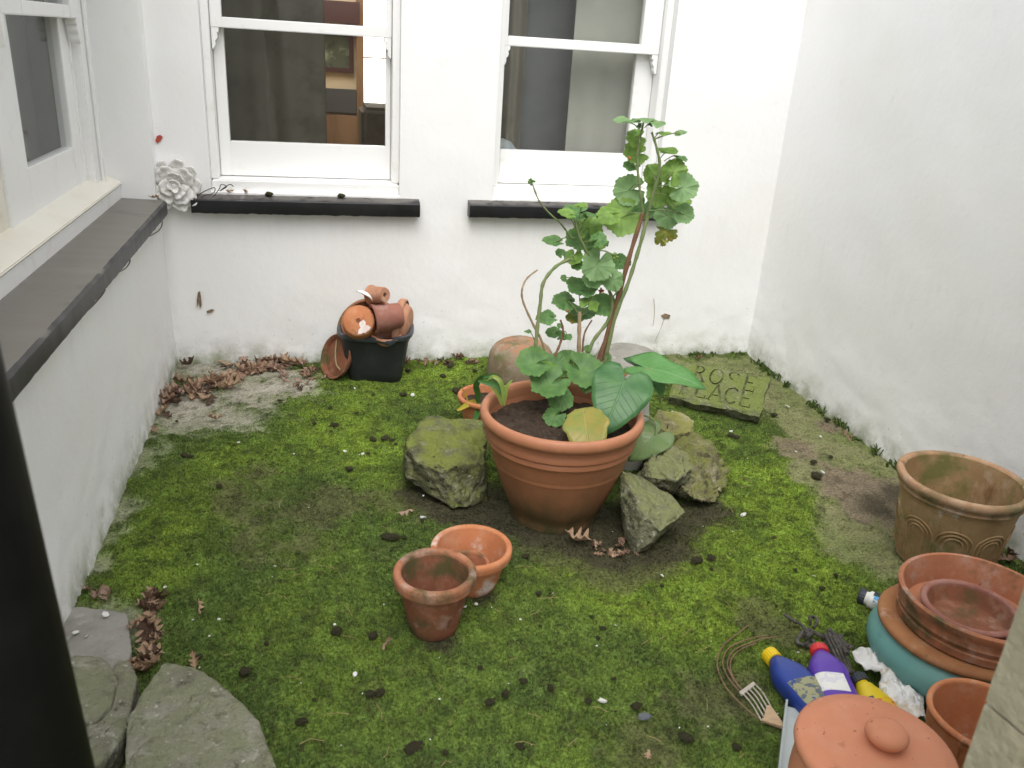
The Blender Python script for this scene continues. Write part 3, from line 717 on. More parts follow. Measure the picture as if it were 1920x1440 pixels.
# ------------------------------------------------------------------ doorway edge: iron pole and stone jamb
e1, e2 = Vector((0.343, -3.079, 1.162)), Vector((0.371, -3.102, 0.717))
dd = (e2-e1)/(e2.z-e1.z)
pole = empty('pole', e1+dd*(0-e1.z), 'thick black iron pole close to the lens at the left edge', 'pole')
MB().tube([e1+dd*(z-e1.z) for z in (-0.01, 0.5, 1.0, 1.6, 2.3)], 0.055, 32).obj('shaft', BLACK, pole)
MB().lathe([(0, 0), (0.085, 0), (0.085, 0.03), (0.065, 0.05), (0.06, 0.09), (0.0, 0.09)], 32, Matrix.Translation(e1+dd*(0-e1.z))).obj('collar', BLACK, pole)
jm = empty('stone_jamb', (1.40, -3.3, 0), 'weathered buff stone door jamb at the lower right corner', 'jamb')
zs_ = [0.0, 0.42, 0.80, 1.22, 1.62, 2.2]
for i, (za, zb) in enumerate(zip(zs_, zs_[1:])):
    prof = [(1.327, -3.215), (1.334, -3.262), (1.345, -3.270), (1.345, -3.282), (1.333, -3.292), (1.330, -3.60), (1.62, -3.60), (1.62, -3.215)]
    nz = 14; v = []
    for k in range(nz+1):
        z = za+0.002+(zb-za-0.004)*k/nz
        for (x, y) in prof:
            w = mnoise.noise(Vector((x*20, y*20, z*26)))*0.0035+mnoise.noise(Vector((x*60, y*60, z*80)))*0.0015
            v.append((x+w, y+w*0.5 if y > -3.3 else y, z))
    n = len(prof)
    f = [(k*n+i2, k*n+(i2+1) % n, (k+1)*n+(i2+1) % n, (k+1)*n+i2) for k in range(nz) for i2 in range(n)]+[tuple(range(n-1, -1, -1)), tuple(nz*n+k for k in range(n))]
    o = MB().add(v, f).obj('block', JAMB, jm)
    bm = bmesh.new(); bm.from_mesh(o.data); bmesh.ops.recalc_face_normals(bm, faces=bm.faces[:]); bm.to_mesh(o.data); bm.free()

# ------------------------------------------------------------------ pots
def pot_prof(rb, rr, h, t=0.009, lip=0.03, lipo=0.006):
    """outer wall, then inner wall and floor (the lip is a part of its own)"""
    k = 8; out = [(0, 0), (rb*0.9, 0), (rb, 0.006)]
    rl = rr-lipo
    for i in range(1, k+1):
        q = i/k; out.append((rb+(rl-rb)*q**0.92, 0.006+(h-0.012)*q))
    out += [(rl-t*0.5, h-0.004)]
    for i in range(k, -1, -1):
        q = i/k; out.append((rb-t+(rl-rb)*q**0.92, max(t*1.3, 0.006+(h-0.012)*q)))
    out.append((0, t*1.3)); return out
def lip_prof(rr, h, lip, lipo, t=0.009):
    r0 = rr-lipo-0.001
    return [(r0-0.003, h-lip), (rr-0.002, h-lip+0.003), (rr, h-lip*0.5), (rr, h-0.005), (rr-0.004, h), (rr-t-lipo*0.6, h), (rr-t-lipo-0.002, h-0.005), (rr-t-lipo-0.001, h-0.02)]
def pot(name, loc, rb, rr, h, mat, label, cat='pot', lip=0.03, lipo=0.006, t=0.009, rimmat=None, axis=(0, 0, 1), group=None, wob=0.002, seed=1, n=56):
    root = empty(name, loc, label, cat, group)
    M = frame(loc, axis)
    MB().lathe(pot_prof(rb, rr, h, t, lip, lipo), n, M, wob, seed).obj('body', mat, root, sharp=50)
    MB().lathe(lip_prof(rr, h, lip, lipo, t), n, M, wob, seed).obj('rim', rimmat or mat, root, sharp=60)
    return root

# large planter
PX, PY = 1.377, -1.46
big = empty('planter', (PX, PY, 0), 'largest brown terracotta coloured planter, holding the tall geranium, in the centre', 'planter')
prof = [(0, 0), (0.134, 0), (0.142, 0.005), (0.1425, 0.02), (0.143, 0.034)]
for i in range(1, 13):
    q = i/12; prof.append((0.143+0.084*q**0.8, 0.034+0.228*q))
prof += [(0.2305, 0.268), (0.2335, 0.270), (0.2345, 0.284), (0.2325, 0.287), (0.2355, 0.290), (0.2395, 0.293), (0.2405, 0.306), (0.2385, 0.310), (0.2400, 0.335), (0.236, 0.340), (0.230, 0.330), (0.222, 0.28), (0.21, 0.2), (0, 0.2)]
MB().lathe(prof, 72, Matrix.Translation((PX, PY, 0))).obj('body', PLAST, big, sharp=40)
lp = [(0.236, 0.333), (0.246, 0.333), (0.2535, 0.337), (0.257, 0.347), (0.257, 0.357), (0.253, 0.367), (0.246, 0.372), (0.238, 0.371), (0.232, 0.365), (0.229, 0.352), (0.229, 0.325)]
MB().lathe(lp, 72, Matrix.Translation((PX, PY, 0))).obj('rim', PLRIM, big, sharp=60)
def soil_disc(r, loc, seed, amp=0.018, rings=16, n=56):
    v = [(loc[0], loc[1], loc[2]+amp)]; f = []
    for i in range(1, rings+1):
        for k in range(n):
            a = 2*math.pi*k/n; rr = r*i/rings; x, y = rr*math.cos(a), rr*math.sin(a)
            z = amp*(1-(i/rings)**2)+amp*0.9*mnoise.fractal(Vector((x*28+seed, y*28, 0)), 0.8, 2, 4)
            v.append((loc[0]+x, loc[1]+y, loc[2]+z))
    for k in range(n): f.append((0, 1+k, 1+(k+1) % n))
    for i in range(rings-1):
        for k in range(n): a = 1+i*n; f.append((a+k, a+(k+1) % n, a+n+(k+1) % n, a+n+k))
    return MB().add(v, f)
soil_disc(0.2325, (PX, PY, 0.305), 2).obj('soil', SOIL, big)

pot('terracotta_pot', (0.915, -1.998, 0.0), 0.062, 0.105, 0.178, TC_DARK, 'dark red terracotta pot, nearer of the two small pots standing on open moss', lip=0.034, lipo=0.009, rimmat=TC_RED, seed=3)
pot('terracotta_pot', (1.040, -1.820, 0.0), 0.074, 0.113, 0.128, TC_ORANGE, 'bright orange terracotta pot touching the darker pot on the open moss', lip=0.030, lipo=0.007, seed=4)
pot('terracotta_pot', (1.030, -1.835, 0.014), 0.040, 0.060, 0.072, TC_RED, 'tiny red pot sitting inside the bright orange pot', lip=0.014, lipo=0.004, t=0.006, seed=5, n=40)
lily_pot = pot('terracotta_pot', (1.277, -0.785, 0.0), 0.085, 0.120, 0.140, TC_ORANGE, 'small orange pot tucked behind the big planter on its left', lip=0.022, lipo=0.006, seed=6)
soil_disc(0.104, (1.277, -0.785, 0.105), 9, 0.008, 8, 40).obj('soil', SOIL, lily_pot)

# ribbed buff pot on the right with relief panels
RX, RY = 2.526, -1.873
bp_ = empty('garden_pot', (RX, RY, 0), 'tall buff pot with moulded arches by the right wall', 'pot')
HB = 0.289
MB().lathe(pot_prof(0.135, 0.185, HB, 0.012, 0.03, 0.010), 72, Matrix.Translation((RX, RY, 0)), 0.002, 8).obj('body', TC_BUFF, bp_, sharp=50)
MB().lathe([(0.171, HB-0.045), (0.178, HB-0.042), (0.178, HB-0.030), (0.183, HB-0.026), (0.187, HB-0.014), (0.186, HB-0.003), (0.181, HB), (0.170, HB), (0.164, HB-0.006), (0.162, HB-0.03)], 72, Matrix.Translation((RX, RY, 0)), 0.002, 8).obj('rim', TC_BUFFRIM, bp_, sharp=60)
def on_pot(a, z, off):
    q = (z-0.006)/(HB-0.012); r = 0.135+(0.175-0.135)*max(q, 0)**0.92+off
    return (RX+r*math.cos(a), RY+r*math.sin(a), z)
for k in range(9):
    a0 = -2.9+k*2*math.pi/9
    for j, wd_ in enumerate((0.050, 0.037, 0.024)):
        pts = []
        hw = wd_/0.155; zt_ = 0.135+wd_*0.9
        for i in range(6): pts.append(on_pot(a0-hw, 0.03+(zt_-wd_-0.03)*i/5, 0.0005))
        for i in range(1, 12):
            t = math.pi-math.pi*i/12; pts.append(on_pot(a0+hw*math.cos(t), zt_-wd_+wd_*math.sin(t), 0.0005))
        for i in range(6): pts.append(on_pot(a0+hw, zt_-wd_-(zt_-wd_-0.03)*i/5, 0.0005))
        MB().tube(pts, 0.0030, 6).obj('arch_moulding', TC_BUFF, bp_)

# teal pot, bowl stack, small pot, lidded jar
tx, ty = 2.168, -2.358
tp = empty('glazed_pot', (tx, ty, 0), 'squat teal glazed pot with a brown rim carrying the terracotta bowl', 'pot')
prof = [(0, 0), (0.135, 0), (0.142, 0.006)]+[(0.142+0.062*math.sin(i/9*2.55)**0.9, 0.006+0.130*i/9) for i in range(1, 10)]+[(0.165, 0.144), (0.160, 0.140), (0.155, 0.09), (0, 0.09)]
MB().lathe(prof, 64, Matrix.Translation((tx, ty, 0))).obj('body', TEAL, tp, sharp=50)
MB().lathe([(0.160, 0.135), (0.184, 0.137), (0.190, 0.143), (0.191, 0.151), (0.185, 0.158), (0.165, 0.160), (0.120, 0.159), (0.115, 0.150)], 64, Matrix.Translation((tx, ty, 0))).obj('rim', TEALRIM, tp, sharp=60)
bx_, by_, bz_ = 2.197, -2.362, 0.161
bw = empty('terracotta_bowl', (bx_, by_, bz_), 'wide red terracotta bowl stacked on the teal pot', 'bowl')
prof = [(0, 0), (0.168, 0), (0.176, 0.004), (0.178, 0.022), (0.174, 0.026), (0.180, 0.040), (0.177, 0.046), (0.183, 0.064), (0.187, 0.076), (0.187, 0.082), (0.182, 0.086), (0.176, 0.084), (0.168, 0.06), (0.158, 0.016), (0.15, 0.012), (0, 0.012)]
MB().lathe(prof, 72, Matrix.Translation((bx_, by_, bz_)), 0.002, 2).obj('body', TC_RED, bw, sharp=45)
pot('terracotta_dish', (bx_-0.040, by_-0.018, bz_+0.013), 0.088, 0.112, 0.058, TC_DARK, 'smaller grimy terracotta dish nested inside the wide red bowl', 'dish', lip=0.014, lipo=0.004, t=0.011, rimmat=TC_MAUVE, seed=12)
pot('terracotta_pot', (1.968, -2.672, 0.0), 0.080, 0.112, 0.195, TC_ORANGE, 'empty orange pot at the right edge between lidded jar and stone jamb', lip=0.016, lipo=0.003, t=0.008, seed=13)
jx, jy = 1.583, -2.822
jar = empty('lidded_jar', (jx, jy, 0), 'salmon terracotta jar with a domed knob lid at the lower right', 'jar')
MB().lathe([(0, 0), (0.105, 0), (0.112, 0.01), (0.128, 0.12), (0.133, 0.22), (0.130, 0.285), (0.126, 0.288), (0.12, 0.28), (0.118, 0.03), (0, 0.03)], 64, Matrix.Translation((jx, jy, 0))).obj('body', TC_SALMON, jar, sharp=50)
lidp = [(0.118, 0.289), (0.134, 0.290), (0.137, 0.297), (0.136, 0.307), (0.130, 0.313), (0.112, 0.318), (0.106, 0.320), (0.100, 0.319), (0.075, 0.321), (0.045, 0.323), (0.030, 0.324), (0, 0.324)]
ldo = MB().lathe(lidp, 72, Matrix.Translation((jx, jy, 0)), 0.0015, 3).obj('lid', TC_SALMON, jar, sharp=50)
MB().lathe([(0.022, 0.322), (0.023, 0.327), (0.031, 0.333), (0.036, 0.341), (0.036, 0.348), (0.031, 0.355), (0.019, 0.359), (0, 0.360)], 40, Matrix.Translation((jx+0.010, jy-0.004, 0))).obj('knob', TC_SALMON, ldo, sharp=70)

# inverted weathered pot and round slab by the back wall
DOME = terracotta('weathered_dome_clay', (0.26, 0.20, 0.135), (0.20, 0.10, 0.06), (0.36, 0.32, 0.25), 0.56, moss=(0.14, 0.14, 0.06))
add_layer_fac(DOME, (0.33, 0.18, 0.105), moss_on_top(0.6, 0.95, 24, 0.44, 0.56))
dm = empty('upturned_pot', (1.52, -0.30, 0), 'upturned algae stained pot with a broken orange top behind the geranium', 'pot')
dp = [(0.140, 0), (0.147, 0.004), (0.151, 0.05), (0.150, 0.10), (0.143, 0.135), (0.128, 0.160), (0.105, 0.178), (0.080, 0.188), (0.050, 0.192), (0.030, 0.189), (0.022, 0.178), (0, 0.176)]
v = []; MBd = MB().lathe(dp, 60, Matrix.Translation((1.52, -0.30, 0)), 0.006, 4); MBd.obj('body', DOME, dm, sharp=60)
rs = frame((2.055, -0.235, 0.068), (-0.05, -0.12, 1))
o = MB().lathe([(0, -0.02), (0.135, -0.02), (0.150, -0.012), (0.154, 0.004), (0.146, 0.016), (0.12, 0.022), (0.06, 0.026), (0, 0.027)], 48, rs, 0.008, 6).obj('round_slab', ST_GREY)
tag(o, 'round pale grey stone slab resting against the back wall', 'slab')

# ------------------------------------------------------------------ bucket of pots
KX, KY = 0.880, -0.185
bk = empty('bucket', (KX, KY, 0), 'black plastic bucket crammed with old clay pots against the back wall', 'bucket')
Mk = Matrix.Translation((KX, KY, 0)) @ Matrix.Rotation(R(-7), 4, 'Z')
secs = [(0.0, 0.114, 0.110, 5), (0.004, 0.118, 0.114, 5), (0.05, 0.125, 0.121, 4.6), (0.12, 0.137, 0.132, 4.2), (0.185, 0.147, 0.141, 3.8), (0.222, 0.153, 0.146, 3.4)]
inn = [(z, a-0.004, b-0.004, e) for (z, a, b, e) in reversed(secs[1:])]
MB().loft(secs+inn, 56, Mk).obj('body', BUCKET, bk, sharp=50)
# rim follows the rounded square and is pulled out to a pouring lip in front
v = []; f = []; n = 72; rp = [(0.0, -0.014), (0.009, -0.016), (0.013, -0.008), (0.012, 0.003), (0.004, 0.006), (-0.006, 0.004), (-0.007, -0.012)]
for k in range(n):
    a = 2*math.pi*k/n; c, d = math.cos(a), math.sin(a); e = 3.3
    x = 0.154*math.copysign(abs(c)**(2/e), c); y = 0.147*math.copysign(abs(d)**(2/e), d)
    dl = abs((a-R(283)+math.pi) % (2*math.pi)-math.pi); sp = max(0, 1-dl/0.20)
    for (o_, z) in rp:
        v.append((x+c*(o_+0.022*sp), y+d*(o_+0.022*sp), 0.222+z-0.010*sp))
m = len(rp)
for k in range(n):
    for i in range(m):
        f.append((k*m+i, k*m+(i+1) % m, ((k+1) % n)*m+(i+1) % m, ((k+1) % n)*m+i))
MB().add(v, f, Mk).obj('rim', BUCKRIM, bk, sharp=60)
hp = [Mk @ Vector(p) for p in [(-0.160, 0.05, 0.20), (-0.170, 0.0, 0.165), (-0.172, -0.06, 0.12), (-0.163, -0.11, 0.085), (-0.145, -0.135, 0.07)]]
MB().tube(smooth_path(hp, 6), 0.0035, 8).obj('handle', pm('yellowed_wire', (0.30, 0.24, 0.13)), bk)

GB = 'clay pots piled in the black bucket'
def potm(name, base, axis, rb, rr, h, mat, label, cat='pot', hole=True, lip=0.022, **k):
    """a pot lying on its side; axis runs from its base to its mouth"""
    root = empty(name, base, label, cat, GB); M = frame(base, axis)
    pr = pot_prof(rb, rr, h, 0.008, lip, 0.005)
    if hole: pr = [(0.010, 0.010), (0.010, 0.0)]+pr[1:-1]+[(0.010, 0.0104)]
    MB().lathe(pr, 44, M).obj('body', mat, root, sharp=50)
    MB().lathe(lip_prof(rr, h, lip, 0.005, 0.008), 44, M).obj('rim', mat, root, sharp=60)
    return root
A = yp(672, 601, -0.350)
pa = potm('terracotta_pot', A, (0.10, 0.80, -0.42), 0.066, 0.080, 0.10, TC_ORANGE, 'orange pot in the bucket with its holed base facing out', lip=0.02)
# torn white label stuck to that base
lb = MB(); Ma = frame(A, (0.10, 0.80, -0.42)); pts = []
for k in range(14):
    a = 2*math.pi*k/14; rr = 0.021*(1+0.35*math.sin(a*3+1)+0.18*math.sin(a*5)); pts.append((0.030+rr*math.cos(a)*0.8, -0.032+rr*math.sin(a), -0.0012))
# choose the side that shows lower right
cen = Ma @ Vector((0, 0, 0)); right_ = rgt; lower = -upv
ax = Ma.to_3x3()
offs = right_*0.022+lower*0.030
lv = []
for k in range(16):
    a = 2*math.pi*k/16; rr = 0.024*(1+0.30*math.sin(a*3+1)+0.2*math.sin(a*5+2))
    p = cen+offs+right_*rr*math.cos(a)*0.9+lower*rr*math.sin(a)*1.15
    nrm = -(ax @ Vector((0, 0, 1))); p = p-nrm*((p-cen).dot(nrm))+nrm*0.0022
    lv.append(p)
lv2 = [p-nrm*0.0015 for p in lv]
MB().add(lv+lv2, [tuple(range(16))]+[(i, (i+1) % 16, 16+(i+1) % 16, 16+i) for i in range(16)]).obj('torn_label', pm('torn_white_paper', (0.62, 0.52, 0.48), [((0.72, 0.66, 0.62), 60, 0.45, 0.6)]), pa, smooth=False)
potm('terracotta_pot', yp(752, 590, -0.30), (-0.97, -0.22, -0.10), 0.052, 0.066, 0.125, TC_MAUVE, 'mauve brown pot lying on its side in the bucket', lip=0.012)
potm('terracotta_pot', yp(722, 553, -0.315), (-0.66, 0.72, -0.22), 0.033, 0.044, 0.085, TC_PINK, 'smallest pink pot lying on top of the bucket pile', lip=0.014)
pb = yp(768, 612, -0.22)
potm('terracotta_bowl', pb, (-0.93, 0.30, 0.06), 0.085, 0.118, 0.055, TC_PINK, 'large pale bowl standing on edge at the right of the bucket', 'bowl', hole=False, lip=0.030)
potm('terracotta_bowl', yp(700, 625, -0.14), (-0.25, -0.85, 0.40), 0.11, 0.150, 0.07, TC_RED, 'wide red bowl standing on edge at the back of the bucket', 'bowl', hole=False, lip=0.022)
potm('terracotta_bowl', yp(722, 640, -0.285), (0.05, -0.22, 1), 0.05, 0.070, 0.045, TC_PINK, 'small bowl rim showing at the front of the bucket', 'bowl', hole=False, lip=0.012)
# white shard on top
Ms = frame(yp(684, 556, -0.29), (0.55, -0.45, 0.75))
v = []; f = []
for i in range(9):
    for k in range(13):
        t = i/8; a = -1.15+2.3*k/12; w = 0.026*math.sin(math.pi*(0.12+0.8*t))
        v.append((w*math.sin(a)*1.25, -0.018+w*math.cos(a)*0.8, -0.032+0.085*t))
for i in range(8):
    for k in range(12): f.append((i*13+k, i*13+k+1, (i+1)*13+k+1, (i+1)*13+k))
Ms = frame(yp(690, 553, -0.29), (-0.75, -0.25, 0.62), (0.3, -0.9, 0.1))
o = MB().add(v, f, Ms).obj('ceramic_shard', PLASTER); sl = o.modifiers.new('thick', 'SOLIDIFY'); sl.thickness = 0.004
tag(o, 'curved white ceramic shard on top of the bucket pile', 'shard')
# red saucer leaning on the bucket's left side
sroot = empty('terracotta_saucer', gp(640, 697), 'dark red saucer leaning against the left side of the black bucket', 'saucer')
Msa = frame((0.715, -0.225, 0.100), (-0.80, -0.50, 0.36))
MB().lathe([(0, -0.010), (0.084, -0.010), (0.090, -0.004), (0.100, 0.016), (0.099, 0.021), (0.092, 0.018), (0.084, 0.001), (0, 0.001)], 48, Msa).obj('body', TC_DARK, sroot, sharp=50)

# ------------------------------------------------------------------ rocks
def hull_rock(name, pts, mat, label, cat='rock', cuts=6, amp=0.012, freq=9, seed=0, group=None, sm=1, sharp=None):
    bm = bmesh.new()
    for p in pts: bm.verts.new(p)
    r = bmesh.ops.convex_hull(bm, input=bm.verts[:])
    dele = [g for g in r.get('geom_interior', []) if isinstance(g, bmesh.types.BMVert)]+[g for g in r.get('geom_unused', []) if isinstance(g, bmesh.types.BMVert)]
    for v in set(dele):
        if v.is_valid: bm.verts.remove(v)
    for it in range(cuts):
        long_ = [e for e in bm.edges if e.calc_length() > 0.010]
        if not long_: break
        bmesh.ops.subdivide_edges(bm, edges=long_, cuts=1, use_grid_fill=False)
        bmesh.ops.triangulate(bm, faces=bm.faces[:])
    for _ in range(sm): bmesh.ops.smooth_vert(bm, verts=bm.verts[:], factor=0.5, use_axis_x=True, use_axis_y=True, use_axis_z=True)
    bm.normal_update()
    off = Vector((seed*7.3, seed*3.1, seed*1.7))
    for v in bm.verts:
        p = v.co
        d = amp*(1.2*mnoise.noise(p*freq+off)+0.9*mnoise.noise(p*freq*2.3+off)+0.6*mnoise.noise(p*freq*5+off)+0.35*mnoise.noise(p*freq*10+off))
        rg = abs(mnoise.noise(p*freq*1.4+off*2)); d -= amp*1.2*max(0, 0.12-rg)/0.12*0.6
        v.co = p+v.normal*d
    bmesh.ops.recalc_face_normals(bm, faces=bm.faces[:])
    verts = [v.co.copy() for v in bm.verts]; bm.verts.index_update(); faces = [tuple(v.index for v in f.verts) for f in bm.faces]; bm.free()
    o = mesh_obj(name, verts, faces, mat, sharp=sharp)
    return tag(o, label, cat, group)
Y = yp
V3 = Vector
hull_rock('rock', [Y(845, 954, -1.42), Y(877, 952, -1.42), Y(893, 934, -1.38), Y(806, 930, -1.36), Y(758, 897, -1.27), Y(759, 868, -1.27), Y(831, 886, -1.39), Y(784, 869, -1.34), Y(763, 835, -1.26),
                   Y(858, 872, -1.385), Y(911, 868, -1.34), Y(766, 821, -1.2), Y(790, 788, -1.12), Y(825, 780, -1.07), Y(865, 786, -1.07), Y(905, 788, -1.1), Y(911, 811, -1.15), V3((.93, -1.02, 0)), V3((1.2, -1.02, 0)), V3((1.17, -1.36, -0.01))],
          ST_MOSS, 'moss topped grey boulder left of the large planter', seed=1, amp=0.008)
hull_rock('rock', [Y(1304, 811, -1.2), Y(1331, 828, -1.24), Y(1353, 850, -1.28), Y(1368, 878, -1.34), Y(1365, 913, -1.42), Y(1353, 938, -1.475), Y(1338, 947, -1.50), Y(1313, 945, -1.50), Y(1293, 931, -1.51), Y(1262, 893, -1.47),
                   Y(1228, 850, -1.34), Y(1270, 818, -1.26), V3((1.80, -1.10, 0)), V3((2.02, -1.12, 0)), V3((1.75, -1.3, 0))],
          ST_ROCK, 'rugged yellowish limestone rock right of the large planter', seed=2, amp=0.014, freq=11)
R0 = [Y(1235, 768, -1.17), Y(1282, 774, -1.13), Y(1301, 788, -1.16), Y(1296, 810, -1.23), Y(1260, 817, -1.29), Y(1222, 790, -1.24)]
hull_rock('rock', R0+[p-Vector((0, 0, 0.16))+Vector((0, 0.02, 0)) for p in R0], ST_PALE, 'pale flat topped stone behind the yellowish limestone rock', seed=3, amp=0.006)
hull_rock('rock', [Y(1165, 882, -1.56), Y(1213, 898, -1.50), Y(1253, 922, -1.54), Y(1284, 960, -1.65), Y(1238, 997, -1.765), Y(1206, 963, -1.735), Y(1170, 1010, -1.655), Y(1190, 1044, -1.742), Y(1212, 1035, -1.725), Y(1162, 930, -1.62),
                   V3((1.60, -1.52, 0.0)), V3((1.72, -1.50, 0.0))],
          ST_SLAB, 'wedge shaped slab of rock leaning at the planter foot', seed=4, amp=0.005, sm=0, sharp=50)
hull_rock('rock', [Y(1212, 872, -1.46), Y(1226, 846, -1.40), Y(1256, 832, -1.38), Y(1290, 848, -1.42), Y(1300, 878, -1.48), Y(1268, 902, -1.54), Y(1218, 896, -1.52), V3((1.68, -1.36, 0.03)), V3((1.84, -1.36, 0.03)), V3((1.70, -1.46, 0.03)), V3((1.84, -1.44, 0.03))],
          ST_SLAB, 'dark mossy rock wedged between wedge slab and limestone rock', seed=14, amp=0.010, freq=14)
# stones at the lower left
top = [(306, 1236), (364, 1244), (437, 1294), (487, 1344), (519, 1429), (528, 1500), (450, 1600), (300, 1600), (225, 1480), (238, 1343), (272, 1285)]
pts = [gp(u, v, 0.12) for u, v in top]; ce = sum(pts, V3())/len(pts)
hull_rock('boulder', pts+[V3((ce.x+(p.x-ce.x)*0.93, ce.y+(p.y-ce.y)*0.93, 0.0)) for p in pts], ST_LOW, 'large flat rounded grey stone at the bottom left', 'stone', seed=5, amp=0.0035, freq=7, sm=6)
pts = [gp(u, v, 0.10) for u, v in [(60, 1250), (140, 1224), (195, 1226), (221, 1262), (212, 1320), (180, 1348), (120, 1360), (40, 1340)]]; ce = sum(pts, V3())/len(pts)
hull_rock('boulder', pts+[ce+V3((0, 0, 0.02))]+[V3((ce.x+(p.x-ce.x)*0.9, ce.y+(p.y-ce.y)*0.9, 0.02)) for p in pts], ST_LOW, 'rounded stone beside the black pole, behind the long narrow stone', 'stone', seed=6, amp=0.003, freq=8, sm=7)
pts = [gp(u, v, 0.085) for u, v in [(222, 1232), (244, 1236), (260, 1264), (245, 1340), (228, 1390), (190, 1430), (120, 1470), (120, 1380), (190, 1352), (224, 1310)]]; ce = sum(pts, V3())/len(pts)
hull_rock('boulder', pts+[V3((ce.x+(p.x-ce.x)*0.9, ce.y+(p.y-ce.y)*0.9, 0.0)) for p in pts], ST_LOW, 'long narrow lichened stone between black pole and flat boulder', 'stone', seed=7, amp=0.003, freq=9, sm=6)
pts = [gp(u, v, 0.022) for u, v in [(100, 1142), (150, 1136), (238, 1150), (248, 1225), (235, 1262), (100, 1265)]]
hull_rock('paving_stone', pts+[p-V3((0, 0, 0.06)) for p in pts], ST_GREY, 'flat grey paving stone at the foot of the left wall', 'paving stone', seed=8, amp=0.0025, sm=1)
# ------------------------------------------------------------------ carved stone
fl, fr_ = gp(1250, 766, 0.0), gp(1424, 803, 0.0)
ex = (fr_-fl); SLW = ex.length; ex.normalize()
TH = R(34); hx = Vector((-ex.y, ex.x, 0)); ey = hx*math.cos(TH)+Vector((0, 0, math.sin(TH))); ez = ex.cross(ey)
def solve_len():
    best = None
    for k in range(100):
        L_ = 0.15+0.004*k; p = fl+ex*SLW*0.5+ey*L_+Vector((0, 0, 0.03)); d = p-CAM
        v_ = 720-F_PX*d.dot(upv)/d.dot(fwd)
        if best is None or abs(v_-703) < best[0]: best = (abs(v_-703), L_)
    return best[1]
SLH = solve_len()
Msl = Matrix((ex, ey, ez)).transposed().to_4x4(); Msl.translation = fl+Vector((0, 0, 0.055))
SLW *= 0.98
sg = empty('carved_stone', fl+ex*SLW*0.5, 'mossy stone tablet carved with ROSE PLACE near the back right corner', 'stone')
# glyph strokes (serif capitals) as closed wedges, in a 1 x 1.5 cell
def stroke(p, q, w):
    p = Vector((*p, 0)); q = Vector((*q, 0)); d = (q-p).normalized(); n_ = Vector((-d.y, d.x, 0))*w/2; return [p-n_, q-n_, q+n_, p+n_]
def arc(cx, cy, rx, ry, a0, a1, w0, n=10):
    out = []
    for i in range(n):
        t0 = R(a0+(a1-a0)*i/n); t1 = R(a0+(a1-a0)*(i+1)/n)
        out.append([Vector((cx+(rx+s*w0/2)*math.cos(t), cy+(ry+s*w0/2)*math.sin(t), 0)) for t, s in ((t0, -1), (t0, 1), (t1, 1), (t1, -1))])
    return out
W1, W2 = 0.17, 0.09
def ser(x, y, w=0.34): return [stroke((x-w/2, y), (x+w/2, y), 0.07)]
G = {
 'R': [stroke((.2, 0), (.2, 1.5), W1)]+arc(.22, 1.1, .5, .36, -90, 90, .13)+[stroke((.45, .76), (.9, 0), W1)]+ser(.2, .03)+ser(.9, .03, .25)+ser(.15, 1.47, .3),
 'O': arc(.5, .75, .45, .7, 0, 360, .14, 20),
 'S': arc(.5, 1.1, .34, .34, 20, 270, .13)+arc(.5, .40, .36, .36, 90, -160, .14),
 'E': [stroke((.2, 0), (.2, 1.5), W1), stroke((.2, 1.46), (.85, 1.46), W2), stroke((.2, .78), (.7, .78), W2), stroke((.2, .04), (.9, .04), W2), stroke((.87, 0), (.87, .28), .07), stroke((.83, 1.5), (.83, 1.25), .07)],
 'P': [stroke((.2, 0), (.2, 1.5), W1)]+arc(.22, 1.08, .48, .38, -90, 90, .13)+ser(.2, .03)+ser(.15, 1.47, .3),
 'L': [stroke((.2, 0), (.2, 1.5), W1), stroke((.2, .04), (.88, .04), W2), stroke((.86, 0), (.86, .3), .07)]+ser(.2, 1.47),
 'A': [stroke((.05, 0), (.5, 1.5), .09), stroke((.95, 0), (.5, 1.5), W1), stroke((.22, .5), (.76, .5), W2)]+ser(.05, .03, .28)+ser(.95, .03, .28),
 'C': arc(.55, .75, .45, .7, 40, 320, .14, 16),
}
cut = MB()
def carve(word, x0, y0, cw, adv):
    for i, ch in enumerate(word):
        for poly in G[ch]:
            pts = [Vector((x0+i*adv+p.x*cw, y0+p.y*cw*1.0, 0)) for p in poly]
            v = [Vector((p.x, p.y, -0.0055)) for p in pts]+[Vector((p.x, p.y, 0.01)) for p in pts]
            cut.add(v, [(3, 2, 1, 0), (4, 5, 6, 7)]+[(a, (a+1) % 4, (a+1) % 4+4, a+4) for a in range(4)], Msl)
carve('ROSE', SLW*0.18, SLH*0.56, 0.058, SLW*0.185)
carve('PLACE', SLW*0.09, SLH*0.14, 0.058, SLW*0.162)
bm = bmesh.new()
NX, NY = 26, 16
gv = {}
for i in range(NX+1):
    for j in range(NY+1):
        x, y = SLW*i/NX, SLH*j/NY
        for k, z in ((0, -0.055), (1, 0.0)):
            w = mnoise.noise(Vector((x*13, y*13, z*9)))*0.004+mnoise.noise(Vector((x*40, y*40, z*9)))*0.002
            ed = (w if i in (0, NX) else 0, w*1.3 if j in (0, NY) else 0)
            ro = -0.006 if (k == 1 and (i in (0, NX) or j in (0, NY))) else 0
            gv[i, j, k] = bm.verts.new(Msl @ Vector((x+ed[0]*2, y+ed[1]*2, z+ro+(w*0.15 if k else 0))))
for i in range(NX):
    for j in range(NY):
        bm.faces.new((gv[i, j, 1], gv[i+1, j, 1], gv[i+1, j+1, 1], gv[i, j+1, 1])); bm.faces.new((gv[i, j, 0], gv[i, j+1, 0], gv[i+1, j+1, 0], gv[i+1, j, 0]))
